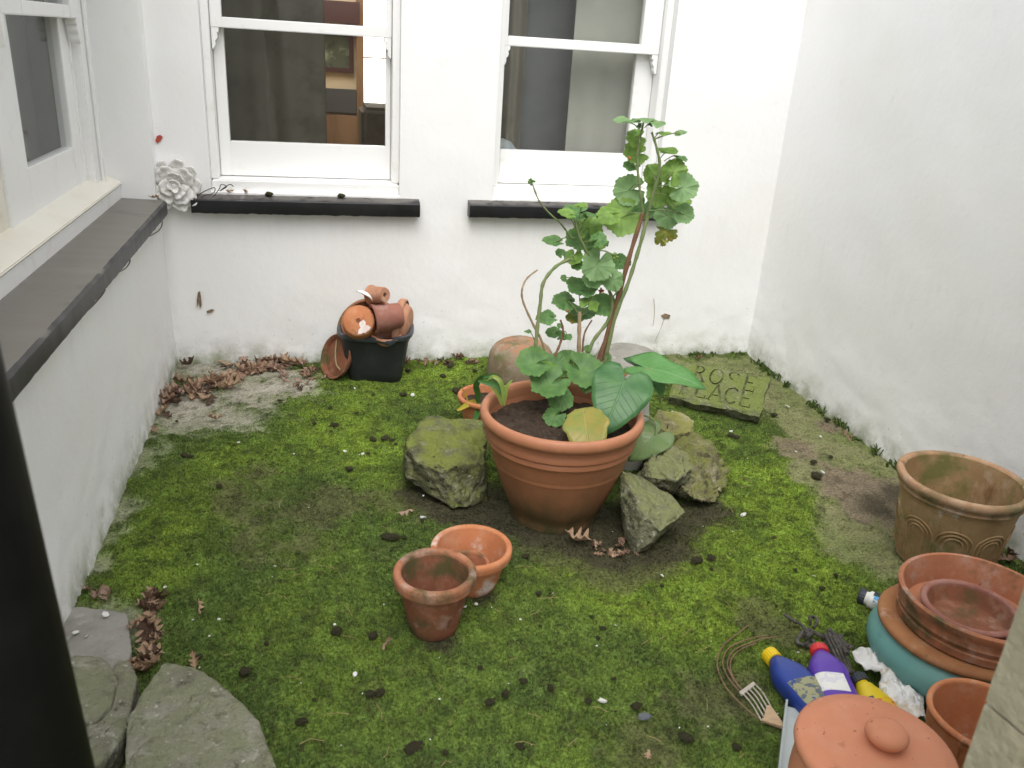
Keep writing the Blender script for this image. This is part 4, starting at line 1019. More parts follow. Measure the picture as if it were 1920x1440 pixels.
for i in range(NX):
    bm.faces.new((gv[i, 0, 0], gv[i+1, 0, 0], gv[i+1, 0, 1], gv[i, 0, 1])); bm.faces.new((gv[i+1, NY, 0], gv[i, NY, 0], gv[i, NY, 1], gv[i+1, NY, 1]))
for j in range(NY):
    bm.faces.new((gv[0, j+1, 0], gv[0, j, 0], gv[0, j, 1], gv[0, j+1, 1])); bm.faces.new((gv[NX, j, 0], gv[NX, j+1, 0], gv[NX, j+1, 1], gv[NX, j, 1]))
bmesh.ops.recalc_face_normals(bm, faces=bm.faces[:])
me = bpy.data.meshes.new('tablet'); bm.to_mesh(me); bm.free(); me.materials.append(ST_SIGN)
CUTM = pm('dirt_in_carving', (0.060, 0.066, 0.028), [((0.14, 0.155, 0.06), 26, 0.46, 0.60)], coord='World', rough=0.95)
tab = bpy.data.objects.new('tablet', me); col.objects.link(tab)
cme = bpy.data.meshes.new('cutter'); cme.from_pydata([tuple(v) for v in cut.v], [], cut.f); cme.update(); cme.materials.append(CUTM)
cuto = bpy.data.objects.new('cutter', cme); col.objects.link(cuto)
bo = tab.modifiers.new('carve', 'BOOLEAN'); bo.operation = 'DIFFERENCE'; bo.object = cuto; bo.solver = 'EXACT'; bo.use_self = True; bo.material_mode = 'TRANSFER'
bpy.context.view_layer.update()
ev = tab.evaluated_get(bpy.context.evaluated_depsgraph_get())
nm = bpy.data.meshes.new_from_object(ev)
tab.modifiers.clear(); tab.data = nm
bpy.data.objects.remove(cuto)
attach(tab, sg)
mp_ = fl+ex*SLW*0.5+hx*0.26
hull_rock('rock', [V3((mp_.x+a, mp_.y+b, c)) for a in (-.10, .10) for b in (-.06, .06) for c in (0, .10)], ST_SLAB, 'low stone propping up the carved tablet from behind', seed=12, amp=0.01)

# ------------------------------------------------------------------ plants
def fan(rf, zf, rings=4, seg=36):
    v = [(0, 0, zf(0, 0))]; f = []
    for i in range(1, rings+1):
        t = i/rings
        for k in range(seg):
            a = 2*math.pi*k/seg; r = rf(a)*t; x, y = r*math.cos(a), r*math.sin(a); v.append((x, y, zf(t, a)))
    for k in range(seg): f.append((0, 1+k, 1+(k+1) % seg))
    for i in range(rings-1):
        a0 = 1+i*seg
        for k in range(seg): f.append((a0+k, a0+seg+k, a0+seg+(k+1) % seg, a0+(k+1) % seg))
    return v, f
def adist(a, c): return abs((a-c+math.pi) % (2*math.pi)-math.pi)
def ger_leaf(seed, cup, ruff, ragged=0):
    rd = random.Random(seed); ph = rd.random()*6
    def rf(a):
        n_ = adist(a, math.pi)
        r = 0.95+0.045*math.cos(7*a)+0.04*math.cos(21*a+ph)+0.03*math.sin(3*a+ph)
        r *= 1-0.72*math.exp(-(n_/0.16)**2)
        if ragged: r *= 1-ragged*max(0, math.sin(a*5+ph)*math.sin(a*2.3+ph*2))
        return r
    def zf(t, a): return cup*t*t+ruff*t*t*math.sin(7*a*0.5+ph)+0.05*t*math.sin(2*a+ph)-0.04*t*abs(math.cos(3.5*a))
    return fan(rf, zf, 4, 63)
def leaf_mat(name, c, c2, vein, zone=None, trans=0.3, rough=0.5, radial=7.0, veinf=0.28, bmp=0.22):
    m = bpy.data.materials.new(name); m.use_nodes = True; N = m.node_tree.nodes; L = m.node_tree.links; b = N['Principled BSDF']; out = N['Material Output']
    tc = N.new('ShaderNodeTexCoord'); nz = N.new('ShaderNodeTexNoise'); nz.inputs['Scale'].default_value = 3; nz.inputs['Detail'].default_value = 5; L.new(tc.outputs['Object'], nz.inputs['Vector'])
    mr = N.new('ShaderNodeMapRange'); mr.inputs['From Min'].default_value = 0.35; mr.inputs['From Max'].default_value = 0.68; L.new(nz.outputs['Fac'], mr.inputs['Value'])
    mx = N.new('ShaderNodeMix'); mx.data_type = 'RGBA'; mx.inputs['A'].default_value = (*c, 1); mx.inputs['B'].default_value = (*c2, 1); L.new(mr.outputs[0], mx.inputs['Factor'])
    cur = mx.outputs['Result']
    sp = N.new('ShaderNodeSeparateXYZ'); L.new(tc.outputs['Object'], sp.inputs[0])
    ang = mathn(N, L, 'ARCTAN2', sp.outputs['Y'], sp.outputs['X'])
    cs = mathn(N, L, 'COSINE', mathn(N, L, 'MULTIPLY', ang, radial))
    vf = N.new('ShaderNodeMapRange'); vf.inputs['From Min'].default_value = 0.955; vf.inputs['From Max'].default_value = 1.0; vf.inputs['To Max'].default_value = veinf; L.new(cs, vf.inputs['Value'])
    m2 = N.new('ShaderNodeMix'); m2.data_type = 'RGBA'; L.new(vf.outputs[0], m2.inputs['Factor']); L.new(cur, m2.inputs['A']); m2.inputs['B'].default_value = (*vein, 1); cur = m2.outputs['Result']
    ln = N.new('ShaderNodeVectorMath'); ln.operation = 'LENGTH'; L.new(tc.outputs['Object'], ln.inputs[0])
    if zone:
        z1 = mathn(N, L, 'SUBTRACT', ln.outputs['Value'], 0.52); z2 = mathn(N, L, 'MULTIPLY', z1, z1); z3 = mathn(N, L, 'MULTIPLY', z2, -28.0); z4 = mathn(N, L, 'EXPONENT', z3); z5 = mathn(N, L, 'MULTIPLY', z4, 0.45)
        m3 = N.new('ShaderNodeMix'); m3.data_type = 'RGBA'; L.new(z5, m3.inputs['Factor']); L.new(cur, m3.inputs['A']); m3.inputs['B'].default_value = (*zone, 1); cur = m3.outputs['Result']
    L.new(cur, b.inputs['Base Color']); b.inputs['Roughness'].default_value = rough; b.inputs['Specular IOR Level'].default_value = 0.35
    bp = N.new('ShaderNodeBump'); bp.inputs['Strength'].default_value = bmp; bp.inputs['Distance'].default_value = 0.05; L.new(cs, bp.inputs['Height']); L.new(bp.outputs[0], b.inputs['Normal'])
    tr = N.new('ShaderNodeBsdfTranslucent'); L.new(cur, tr.inputs['Color']); ms = N.new('ShaderNodeMixShader'); ms.inputs[0].default_value = trans
    L.new(b.outputs[0], ms.inputs[1]); L.new(tr.outputs[0], ms.inputs[2]); L.new(ms.outputs[0], out.inputs['Surface'])
    return m
LM = {'m': leaf_mat('geranium_leaf', (0.18, 0.31, 0.055), (0.24, 0.38, 0.085), (0.25, 0.39, 0.13), (0.10, 0.21, 0.04)),
      'd': leaf_mat('geranium_leaf_dark', (0.105, 0.225, 0.060), (0.15, 0.285, 0.085), (0.17, 0.30, 0.13), (0.06, 0.145, 0.05)),
      'p': leaf_mat('geranium_leaf_pale', (0.22, 0.37, 0.15), (0.27, 0.43, 0.19), (0.32, 0.47, 0.25), (0.17, 0.30, 0.12), trans=0.42),
      'y': leaf_mat('geranium_leaf_yellowing', (0.17, 0.25, 0.045), (0.34, 0.28, 0.06), (0.30, 0.32, 0.12), None, trans=0.35)}
def share_mesh(name, vf, mat):
    v, f = vf; me = bpy.data.meshes.new(name); me.from_pydata(v, [], f); me.update(); me.materials.append(mat)
    me.polygons.foreach_set('use_smooth', [True]*len(me.polygons)); return me
GL = {}
for k in LM:
    GL[k] = [share_mesh('geranium_leaf', ger_leaf(s*5+ord(k), cup, rf_), LM[k]) for s, (cup, rf_) in enumerate(((0.16, 0.10), (-0.20, 0.13), (0.28, 0.06)))]
GLR = share_mesh('geranium_leaf', ger_leaf(77, -0.25, 0.2, 0.55), LM['y'])
def put_leaf(me, parent, p, size, nrm, tip, name='leaf'):
    M = frame(p, nrm, tip); o = bpy.data.objects.new(name, me); col.objects.link(o)
    o.parent = parent; o.matrix_parent_inverse = Matrix.Translation(-Vector(parent.location))
    o.matrix_basis = M @ Matrix.Scale(size, 4)
    return o
YS = -1.27
ger = empty('geranium', (1.50, YS, 0.31), 'tall leggy geranium with scalloped leaves growing in the large planter', 'plant')
STEMB = pm('brown_cane', (0.20, 0.105, 0.06), [((0.14, 0.07, 0.04), 20, 0.45, 0.7), ((0.30, 0.19, 0.12), 60, 0.6, 0.75)], coord='World', rough=0.7)
STEMG = pm('green_stem', (0.16, 0.22, 0.085), [((0.22, 0.22, 0.11), 20, 0.45, 0.7), ((0.11, 0.15, 0.05), 50, 0.55, 0.7)], coord='World', rough=0.6)
STEMD = pm('dry_stem', (0.34, 0.25, 0.15), [((0.22, 0.15, 0.09), 40, 0.45, 0.7)], coord='World', rough=0.7)
def stem(px, r0_, r1_, mat, name='stem', parent=ger, n=6):
    pts = smooth_path([Y(*p) for p in px], 6); m = len(pts)
    rads = [(r0_+(r1_-r0_)*i/(m-1))*(1+0.16*math.sin(i*1.9)) for i in range(m)]
    return MB().tube(pts, rads, n if r0_ < 0.003 else 9).obj(name, mat, parent)
stem([(1112, 715, -1.26), (1122, 680, -1.26), (1150, 592, -1.25), (1180, 482, -1.24), (1206, 398, -1.23)], 0.0105, 0.0065, STEMB)
stem([(1130, 700, -1.27), (1152, 600, -1.265), (1178, 530, -1.26), (1197, 470, -1.25), (1214, 408, -1.24)], 0.0065, 0.006, STEMG)
stem([(1206, 398, -1.23), (1199, 350, -1.23), (1195, 300, -1.22), (1200, 262, -1.22), (1207, 228, -1.22)], 0.005, 0.003, STEMG)
stem([(1213, 408, -1.24), (1226, 360, -1.25), (1237, 315, -1.26), (1232, 280, -1.26), (1222, 248, -1.25)], 0.006, 0.0035, STEMG)
stem([(1003, 672, -1.33), (1006, 630, -1.32), (1013, 570, -1.30), (1019, 530, -1.29), (1042, 500, -1.28), (1068, 486, -1.27)], 0.0065, 0.005, STEMG)
stem([(1024, 668, -1.30), (1016, 640, -1.30), (998, 605, -1.29), (981, 566, -1.28), (979, 543, -1.28), (988, 522, -1.27), (1008, 506, -1.27)], 0.0045, 0.0025, STEMD)
stem([(1085, 688, -1.30), (1086, 630, -1.29), (1087, 585, -1.28)], 0.007, 0.006, STEMD)
stem([(1098, 680, -1.27), (1112, 640, -1.26), (1138, 605, -1.25), (1148, 570, -1.25), (1138, 535, -1.25), (1115, 500, -1.25), (1099, 470, -1.25), (1085, 440, -1.25), (1078, 412, -1.25)], 0.0065, 0.0045, STEMG)
stem([(1040, 668, -1.31), (1050, 645, -1.30), (1056, 620, -1.30), (1051, 600, -1.30)], 0.0045, 0.003, STEMB)
stem([(1092, 660, -1.28), (1096, 625, -1.27), (1110, 600, -1.27)], 0.0035, 0.0025, STEMB)
stem([(1072, 446, -1.26), (1050, 418, -1.26), (1028, 398, -1.26), (1010, 375, -1.27), (999, 347, -1.27)], 0.0030, 0.0022, STEMG)
stem([(1225, 262, -1.26), (1240, 256, -1.26), (1262, 250, -1.26), (1275, 252, -1.26)], 0.0028, 0.0018, STEMG)
stem([(1145, 560, -1.25), (1160, 545, -1.24), (1170, 530, -1.24)], 0.003, 0.002, STEMG)
stem([(1098, 475, -1.25), (1130, 470, -1.25), (1150, 478, -1.25)], 0.0025, 0.002, STEMG)
# bud and faded flowers
def tuft(p, r, mat, name, k=9, seed=1):
    rd = random.Random(seed); mb = MB()
    for i in range(k):
        d = Vector((rd.gauss(0, 1), rd.gauss(0, 1), rd.gauss(0.3, 1))).normalized()
        mb.tube([p, p+d*r*0.6, p+d*r], [r*0.15, r*0.34, r*0.06], 6)
    return mb.obj(name, mat, ger)
tuft(Y(997, 341, -1.27), 0.013, LM['d'], 'flower_bud', 12, 2)
RUST = pm('faded_petals', (0.36, 0.14, 0.07), [((0.24, 0.10, 0.05), 50, 0.45, 0.7)])
tuft(Y(1127, 545, -1.24), 0.011, RUST, 'faded_flower', 12, 3)
tuft(Y(1180, 296, -1.20), 0.007, pm('orange_petals', (0.5, 0.13, 0.05)), 'faded_flower', 8, 4)
tuft(Y(1066, 583, -1.26), 0.007, RUST, 'faded_flower', 8, 5)
tuft(Y(1199, 236, -1.23), 0.011, LM['d'], 'flower_bud', 9, 6); tuft(Y(1219, 234, -1.23), 0.010, LM['d'], 'flower_bud', 9, 8)
tuft(Y(1137, 455, -1.24), 0.014, LM['p'], 'flower_bud', 10, 9); tuft(Y(1152, 482, -1.24), 0.016, LM['m'], 'flower_bud', 10, 10)
# leaves: pixel, depth plane, radius in px, facing (0 = seen edge on / lying flat, 1 = facing the camera), tip direction (deg in picture), colour, stem point
tocam = lambda p: (CAM-p).normalized()
LV = [
 (1176, 229, -1.20, 33, .12, 175, 'p', 1204, 250), (1208, 221, -1.24, 24, .15, 30, 'p', 1205, 245), (1232, 227, -1.26, 20, .12, 10, 'p', 1208, 240),
 (1194, 256, -1.19, 24, .55, 200, 'm', 1200, 268), (1243, 247, -1.25, 18, .3, 20, 'm', 1225, 262), (1276, 252, -1.26, 15, .25, 0, 'p', 1262, 251),
 (1190, 290, -1.17, 30, .55, 190, 'm', 1197, 310), (1184, 311, -1.18, 20, .4, 200, 'd', 1196, 320), (1252, 287, -1.24, 24, .3, 10, 'm', 1236, 300), (1277, 293, -1.25, 17, .2, 0, 'd', 1245, 302),
 (1224, 325, -1.18, 24, .8, 120, 'm', 1230, 350), (1263, 322, -1.26, 32, .8, 60, 'm', 1232, 345), (1281, 352, -1.28, 34, .85, 10, 'p', 1232, 350), (1179, 357, -1.17, 36, .9, 190, 'p', 1200, 345),
 (1239, 360, -1.19, 34, .85, 250, 'm', 1228, 350), (1268, 378, -1.21, 32, .7, 300, 'm', 1226, 362), (1206, 386, -1.14, 33, .5, 250, 'd', 1206, 370), (1252, 404, -1.22, 30, .8, 280, 'p', 1216, 395), (1282, 402, -1.26, 24, .8, 340, 'p', 1216, 395),
 
 (1165, 408, -1.20, 46, .75, 210, 'm', 1206, 400), (1142, 400, -1.26, 28, .5, 170, 'm', 1200, 402),
 (1078, 400, -1.22, 30, .3, 180, 'd', 1082, 430), (1090, 388, -1.27, 16, .25, 30, 'm', 1084, 425), (1062, 404, -1.27, 22, .25, 180, 'm', 1080, 430), (1108, 404, -1.23, 22, .15, 0, 'd', 1085, 430),
 (1104, 428, -1.20, 33, .6, 80, 'm', 1085, 440), (1092, 452, -1.18, 38, .5, 260, 'd', 1090, 440), (1112, 458, -1.22, 28, .7, 300, 'm', 1092, 455), (1036, 456, -1.26, 25, .25, 185, 'd', 1078, 446), (1052, 476, -1.24, 14, .4, 100, 'd', 1060, 488), (1076, 484, -1.22, 22, .5, 260, 'm', 1066, 486),
 (1082, 497, -1.23, 15, .8, 270, 'd', 1070, 488), (1120, 497, -1.27, 38, .9, 250, 'p', 1110, 492), (1112, 522, -1.25, 26, .8, 240, 'p', 1115, 500), (1150, 525, -1.27, 26, .8, 290, 'p', 1135, 530), (1163, 492, -1.20, 24, .5, 330, 'd', 1150, 478), (1122, 448, -1.29, 20, .6, 30, 'd', 1095, 460),
 (1058, 521, -1.26, 9, .4, 180, 'd', 1075, 530), (1084, 538, -1.21, 30, .45, 170, 'd', 1088, 590), (1102, 545, -1.24, 22, .35, 0, 'd', 1088, 590), (1060, 562, -1.20, 30, .4, 190, 'd', 1087, 592), (1130, 573, -1.22, 29, .5, 340, 'd', 1090, 592), (1090, 582, -1.17, 32, .4, 260, 'd', 1087, 592), (1106, 566, -1.25, 24, .4, 60, 'm', 1088, 588),
 (1072, 598, -1.19, 15, .7, 260, 'y', 1086, 592), (1025, 592, -1.27, 25, .25, 185, 'd', 1010, 605), (1037, 626, -1.25, 18, .4, 180, 'd', 1056, 622), (1053, 628, -1.25, 14, .4, 30, 'd', 1056, 620), (1064, 630, -1.26, 12, .3, 0, 'd', 1056, 622), (990, 620, -1.29, 9, .3, 180, 'd', 1003, 640), (1050, 612, -1.28, 8, .5, 90, 'd', 1054, 615),
 (1000, 682, -1.36, 40, .38, 185, 'd', 1060, 700), (1040, 686, -1.30, 32, .4, 60, 'd', 1065, 700), (1030, 722, -1.40, 46, .42, 215, 'd', 1075, 705), (1092, 697, -1.34, 46, .5, 320, 'd', 1075, 705), (1104, 712, -1.36, 30, .5, 300, 'd', 1080, 705), (1052, 746, -1.41, 30, .55, 270, 'd', 1075, 712), (1040, 780, -1.46, 27, .40, 230, 'd', 1070, 735), (1068, 672, -1.27, 24, .3, 90, 'd', 1075, 700), (1020, 700, -1.33, 30, .4, 170, 'm', 1070, 705),
 (1135, 668, -1.22, 16, .4, 20, 'd', 1125, 680), (1100, 655, -1.26, 11, .5, 60, 'd', 1098, 668), (1085, 780, -1.50, 9, .3, 30, 'm', 1080, 790), (1095, 790, -1.52, 8, .3, 30, 'm', 1085, 795),
]
rdl = random.Random(4)
pet = []
for (u, v, y, rp_, fc, an, ck, su, sv) in LV:
    p = Y(u, v, y); size = rp_/F_PX*dep(p)*0.86
    tc_ = tocam(p); n_ = (Vector((0, 0, 1))*(1-fc)+tc_*fc+Vector((rdl.gauss(0, .12), rdl.gauss(0, .12), rdl.gauss(0, .08)))).normalized()
    tip = rgt*math.cos(R(an))+upv*math.sin(R(an))
    tip3 = (tip-n_*tip.dot(n_))
    if tip3.length < 0.15: tip3 = Vector((math.cos(R(an)), 0.3, 0))
    put_leaf(rdl.choice(GL[ck]), ger, p, size, n_, tip3)
    sp_ = Y(su, sv, y-0.02 if False else -1.25)
    midp = (p+sp_)/2+Vector((0, 0, 0.008))
    pt = smooth_path([sp_, midp, p], 4)
    MB().tube(pt, 0.0016, 5).obj('petiole', STEMG, ger)
p = Y(1250, 432, -1.22); put_leaf(GLR, ger, p, 24/F_PX*dep(p), tocam(p)+Vector((.2, 0, .3)), -upv+rgt*0.2)
p = Y(1240, 448, -1.22); put_leaf(GLR, ger, p, 15/F_PX*dep(p), tocam(p)+Vector((-.3, 0, .2)), -upv-rgt*0.3)

# arum with broad heart-shaped leaves
def heart(seed, droop, fold, notch=True):
    def rf(a):
        a = adist(a, 0)
        if not notch: return 0.333/(1-0.667*math.cos(a))*(1+0.05*math.sin(a*9)+0.03*math.sin(a*17))
        pts = [(0, 1.0), (0.22, 0.84), (0.5, 0.66), (0.9, 0.54), (1.4, 0.50), (1.9, 0.50), (2.4, 0.52), (2.75, 0.44), (3.0, 0.2), (3.15, 0.08)]
        for (a0, r0_), (a1, r1_) in zip(pts, pts[1:]):
            if a <= a1: t = (a-a0)/(a1-a0); return r0_+(r1_-r0_)*t
        return 0.08
    def zf(t, a):
        r = rf(a)*t; x, y = r*math.cos(a), r*math.sin(a)
        return -droop*max(x, 0)**2+fold*abs(y)**1.3+0.02*math.sin(x*9+seed)*abs(y)*4
    return fan(rf, zf, 6, 48)
def heart_mat(name, c, c2, vein, trans=0.25, rough=0.35):
    m = leaf_mat(name, c, c2, vein, None, trans, rough, radial=9.0, veinf=0.0, bmp=0.0)
    N = m.node_tree.nodes; L = m.node_tree.links; b = N['Principled BSDF']; cur = b.inputs['Base Color'].links[0].from_socket
    tc = N.new('ShaderNodeTexCoord'); sp = N.new('ShaderNodeSeparateXYZ'); L.new(tc.outputs['Object'], sp.inputs[0])
    ay = mathn(N, L, 'ABSOLUTE', sp.outputs['Y']); wv = mathn(N, L, 'SUBTRACT', sp.outputs['X'], mathn(N, L, 'MULTIPLY', ay, 0.9))
    cs = mathn(N, L, 'COSINE', mathn(N, L, 'MULTIPLY', wv, 42.0))
    vf = N.new('ShaderNodeMapRange'); vf.inputs['From Min'].default_value = 0.93; vf.inputs['From Max'].default_value = 1.0; vf.inputs['To Max'].default_value = 0.30; L.new(cs, vf.inputs['Value'])
    mr = N.new('ShaderNodeMapRange'); mr.inputs['From Min'].default_value = 0.022; mr.inputs['From Max'].default_value = 0.006; mr.inputs['To Max'].default_value = 0.6; L.new(ay, mr.inputs['Value'])
    fa = mathn(N, L, 'MAXIMUM', vf.outputs[0], mr.outputs[0])
    mx = N.new('ShaderNodeMix'); mx.data_type = 'RGBA'; L.new(fa, mx.inputs['Factor']); L.new(cur, mx.inputs['A']); mx.inputs['B'].default_value = (*vein, 1)
    L.new(mx.outputs['Result'], b.inputs['Base Color'])
    bp = N.new('ShaderNodeBump'); bp.inputs['Strength'].default_value = 0.35; bp.inputs['Distance'].default_value = 0.02; bp.invert = True; L.new(fa, bp.inputs['Height']); L.new(bp.outputs[0], b.inputs['Normal'])
    return m
HM = {'g': heart_mat('arum_leaf', (0.055, 0.155, 0.055), (0.10, 0.23, 0.075), (0.16, 0.30, 0.13)), 'l': heart_mat('arum_leaf_light', (0.10, 0.27, 0.07), (0.14, 0.32, 0.10), (0.22, 0.40, 0.17)),
      'y': heart_mat('arum_leaf_yellow', (0.38, 0.30, 0.07), (0.22, 0.28, 0.06), (0.42, 0.36, 0.13)), 'p': heart_mat('arum_leaf_dull', (0.14, 0.24, 0.08), (0.19, 0.26, 0.10), (0.25, 0.33, 0.15)),
      'b': heart_mat('arum_leaf_withered', (0.13, 0.125, 0.06), (0.17, 0.16, 0.085), (0.2, 0.18, 0.1))}
ar = empty('arum_plant', (1.60, -1.36, 0.31), 'arum with broad glossy heart shaped leaves at the right of the planter', 'plant')
def hleaf(u, v, y, tu, tv, ty, k, seed, droop, fold, wid=1.0, nb=None, wiltz=None):
    p = Y(u, v, y); q = Y(tu, tv, ty); L_ = (q-p).length; d = (q-p).normalized()
    n_ = tocam(p)*0.5+Vector((0, 0, 1))*0.5 if nb is None else Vector(nb)
    me = share_mesh('arum_leaf', heart(seed, droop, fold, k != 'y'), HM[k])
    M = frame(p, n_-d*n_.dot(d), d)
    o = bpy.data.objects.new('leaf', me); col.objects.link(o); o.parent = ar; o.matrix_parent_inverse = Matrix.Translation(-Vector(ar.location))
    o.matrix_basis = M @ Matrix.Diagonal((L_, L_*wid, L_, 1)); sl = o.modifiers.new('thick', 'SOLIDIFY'); sl.thickness = 0.004
    return p
def astem(px, r=0.005, mat=STEMG): MB().tube(smooth_path([Y(*p) for p in px], 6), [r*1.2 if i < 6 else r for i in range((len(px)-1)*6+1)], 8).obj('leaf_stalk', mat, ar)
hleaf(1168, 722, -1.50, 1133, 806, -1.61, 'g', 1, 0.25, 0.10, 1.12, tocam(Y(1168, 740, -1.5))*0.85+Vector((0.05, 0, 0.35)))
astem([(1150, 790, -1.38), (1155, 745, -1.40), (1163, 715, -1.45), (1168, 722, -1.497)], 0.0045)
hleaf(1218, 690, -1.30, 1326, 712, -1.42, 'l', 2, 0.22, 0.12, 0.68, (0.05, -0.45, 0.85))
astem([(1165, 780, -1.36), (1185, 730, -1.33), (1205, 698, -1.31), (1222, 690, -1.297)], 0.0045)
hleaf(1228, 700, -1.28, 1245, 740, -1.35, 'm' if False else 'l', 5, 0.2, 0.1, 0.9, (0.2, -0.6, 0.8))
hleaf(1212, 686, -1.24, 1170, 667, -1.20, 'g', 3, 0.15, 0.14, 0.85, (0.1, -0.5, 0.9))
hleaf(1096, 776, -1.55, 1104, 834, -1.685, 'y', 4, 0.35, 0.22, 1.05, tocam(Y(1100, 790, -1.55))*0.8+Vector((-0.1, 0, 0.4)))
astem([(1120, 790, -1.45), (1108, 765, -1.49), (1096, 776, -1.547)], 0.004)
hleaf(1228, 818, -1.36, 1178, 858, -1.40, 'p', 6, 0.25, 0.10, 1.05, tocam(Y(1215, 830, -1.4))*0.6+Vector((0.1, 0, 0.6)))
astem([(1180, 800, -1.42), (1200, 780, -1.34), (1222, 785, -1.33), (1230, 800, -1.345), (1228, 818, -1.357)], 0.003)

# strap-leaved lily: sprout in the planter and leaves in the little pot behind
def ribbon(pts, w, fold=0.25):
    pts = smooth_path(pts, 6); m = len(pts); v = []; f = []
    for i, p in enumerate(pts):
        t = (pts[min(i+1, m-1)]-pts[max(i-1, 0)]).normalized(); s = t.cross(tocam(p)).normalized(); n_ = s.cross(t)
        ww = w*math.sin(math.pi*(0.18+0.80*i/(m-1)))**0.7
        for k in (-1, -0.5, 0, 0.5, 1): v.append(p+s*ww*k+n_*ww*fold*abs(k))
    for i in range(m-1):
        for k in range(4): f.append((i*5+k, i*5+k+1, (i+1)*5+k+1, (i+1)*5+k))
    return MB().add(v, f)
LIL = pm('pale_lily_leaf', (0.28, 0.40, 0.09), [((0.38, 0.44, 0.13), 20, 0.45, 0.7)], trans=0.35, coord='World', rough=0.45)
LID = pm('dark_lily_leaf', (0.045, 0.13, 0.03), [((0.07, 0.18, 0.04), 20, 0.45, 0.7)], trans=0.25, coord='World', rough=0.4)
LIY = pm('yellow_lily_leaf', (0.52, 0.42, 0.05), [((0.40, 0.38, 0.05), 25, 0.45, 0.7)], trans=0.3, coord='World', rough=0.45)
s1 = empty('lily_sprout', Y(944, 758, -1.40), 'pale green strap leaved sprout at the left rim of the planter', 'plant')
for pts, w, m_ in ([[(944, 760, -1.40), (944, 735, -1.40), (938, 715, -1.40), (925, 706, -1.39), (915, 712, -1.38)], .0075, LIL], [[(944, 760, -1.40), (948, 738, -1.40), (952, 722, -1.40), (961, 712, -1.40)], .006, LIL],
                   [[(942, 760, -1.40), (935, 742, -1.41), (926, 730, -1.42), (918, 724, -1.43)], .006, LIL], [[(943, 740, -1.39), (930, 722, -1.37), (912, 718, -1.36), (896, 714, -1.35)], .009, LID], [[(944, 750, -1.39), (940, 722, -1.37), (928, 704, -1.36), (905, 708, -1.35)], .008, LID]):
    ribbon([Y(*q) for q in pts], w).obj('leaf', m_, s1)
s2 = empty('lily_plant', (1.277, -0.785, 0.11), 'lily with dark and yellow strap leaves in the pot behind the planter', 'plant')
for pts, w, m_ in ([[(896, 752, -.79), (896, 738, -.80), (893, 722, -.82), (905, 708, -.86), (925, 712, -.92)], .012, LID], [[(892, 752, -.79), (884, 755, -.84), (870, 762, -.88), (857, 770, -.90)], .011, LIY], [[(899, 755, -.80), (895, 775, -.90), (886, 797, -.98)], .012, LID],
                   [[(878, 752, -.78), (872, 738, -.78), (866, 728, -.79)], .003, LIY]):
    ribbon([Y(*q) for q in pts], w).obj('leaf', m_, s2)

# white ornament half hidden behind the planter
GLZ = pm('white_glaze', (0.78, 0.77, 0.74), [((0.66, 0.64, 0.58), 14, 0.5, 0.75)], rough=0.35, spec=0.5)
on = empty('ornament', gp(1205, 850), 'glossy white ornament with an orange tip hidden behind the planter rim', 'ornament')
pth = smooth_path([V3((1.735, -1.16, 0)), V3((1.735, -1.16, 0.10)), V3((1.728, -1.165, 0.20)), Y(1192, 735, -1.19), Y(1182, 710, -1.20), Y(1170, 700, -1.21)], 6)
rr_ = np.interp(np.linspace(0, 1, len(pth)), [0, .15, .4, .6, .8, 1], [.055, .068, .066, .045, .030, .018]).tolist()
MB().tube(pth, rr_, 24).obj('body', GLZ, on)
MB().tube([Y(1172, 701, -1.21), Y(1164, 696, -1.215), Y(1158, 692, -1.22)], [0.017, 0.012, 0.003], 16).obj('tip', pm('orange_glaze', (0.55, 0.22, 0.08), rough=0.4), on)

# ------------------------------------------------------------------ rosette, cables, small marks
ro = empty('wall_rosette', (0.105, -0.03, 0.73), 'white plaster rosette with curled petals in the corner above the sills', 'rosette')
rc = yp(328, 347, -0.035)
for ring, (rad, npt, sz_, lift, tl) in enumerate(((0.073, 9, 0.034, 0.004, 0.30), (0.052, 8, 0.033, 0.012, 0.5), (0.031, 6, 0.026, 0.020, 0.75), (0.012, 4, 0.017, 0.026, 1.0))):
    for k in range(npt):
        a = 2*math.pi*(k+0.37*ring)/npt+0.25*math.sin(k*3.1+ring)
        d = Vector((math.cos(a), 0, math.sin(a))); n_ = (Vector((0, -1, 0))-d*tl*0.5).normalized()
        M = frame(rc+d*rad+Vector((0, -lift, 0)), n_, d)
        v, f = fan(lambda t: 1.0+0.12*math.sin(3*t+k)+0.08*math.sin(7*t+ring), lambda t, q: 0.28*t*t*math.cos(q)+0.10*t*math.sin(4*q+k)+0.08*t, 3, 20)
        o = MB().add([Vector(p)*sz_ for p in v], f, M).obj('petal', PLASTER, ro); sl = o.modifiers.new('thick', 'SOLIDIFY'); sl.thickness = 0.005
MB().lathe([(0, 0.03), (0.008, 0.028), (0.012, 0.018), (0.03, 0.008), (0.085, 0.002), (0.088, -0.02), (0, -0.02)], 28, frame(rc, (0, -1, 0)), 0.006, 2).obj('backing', PLASTER, ro)

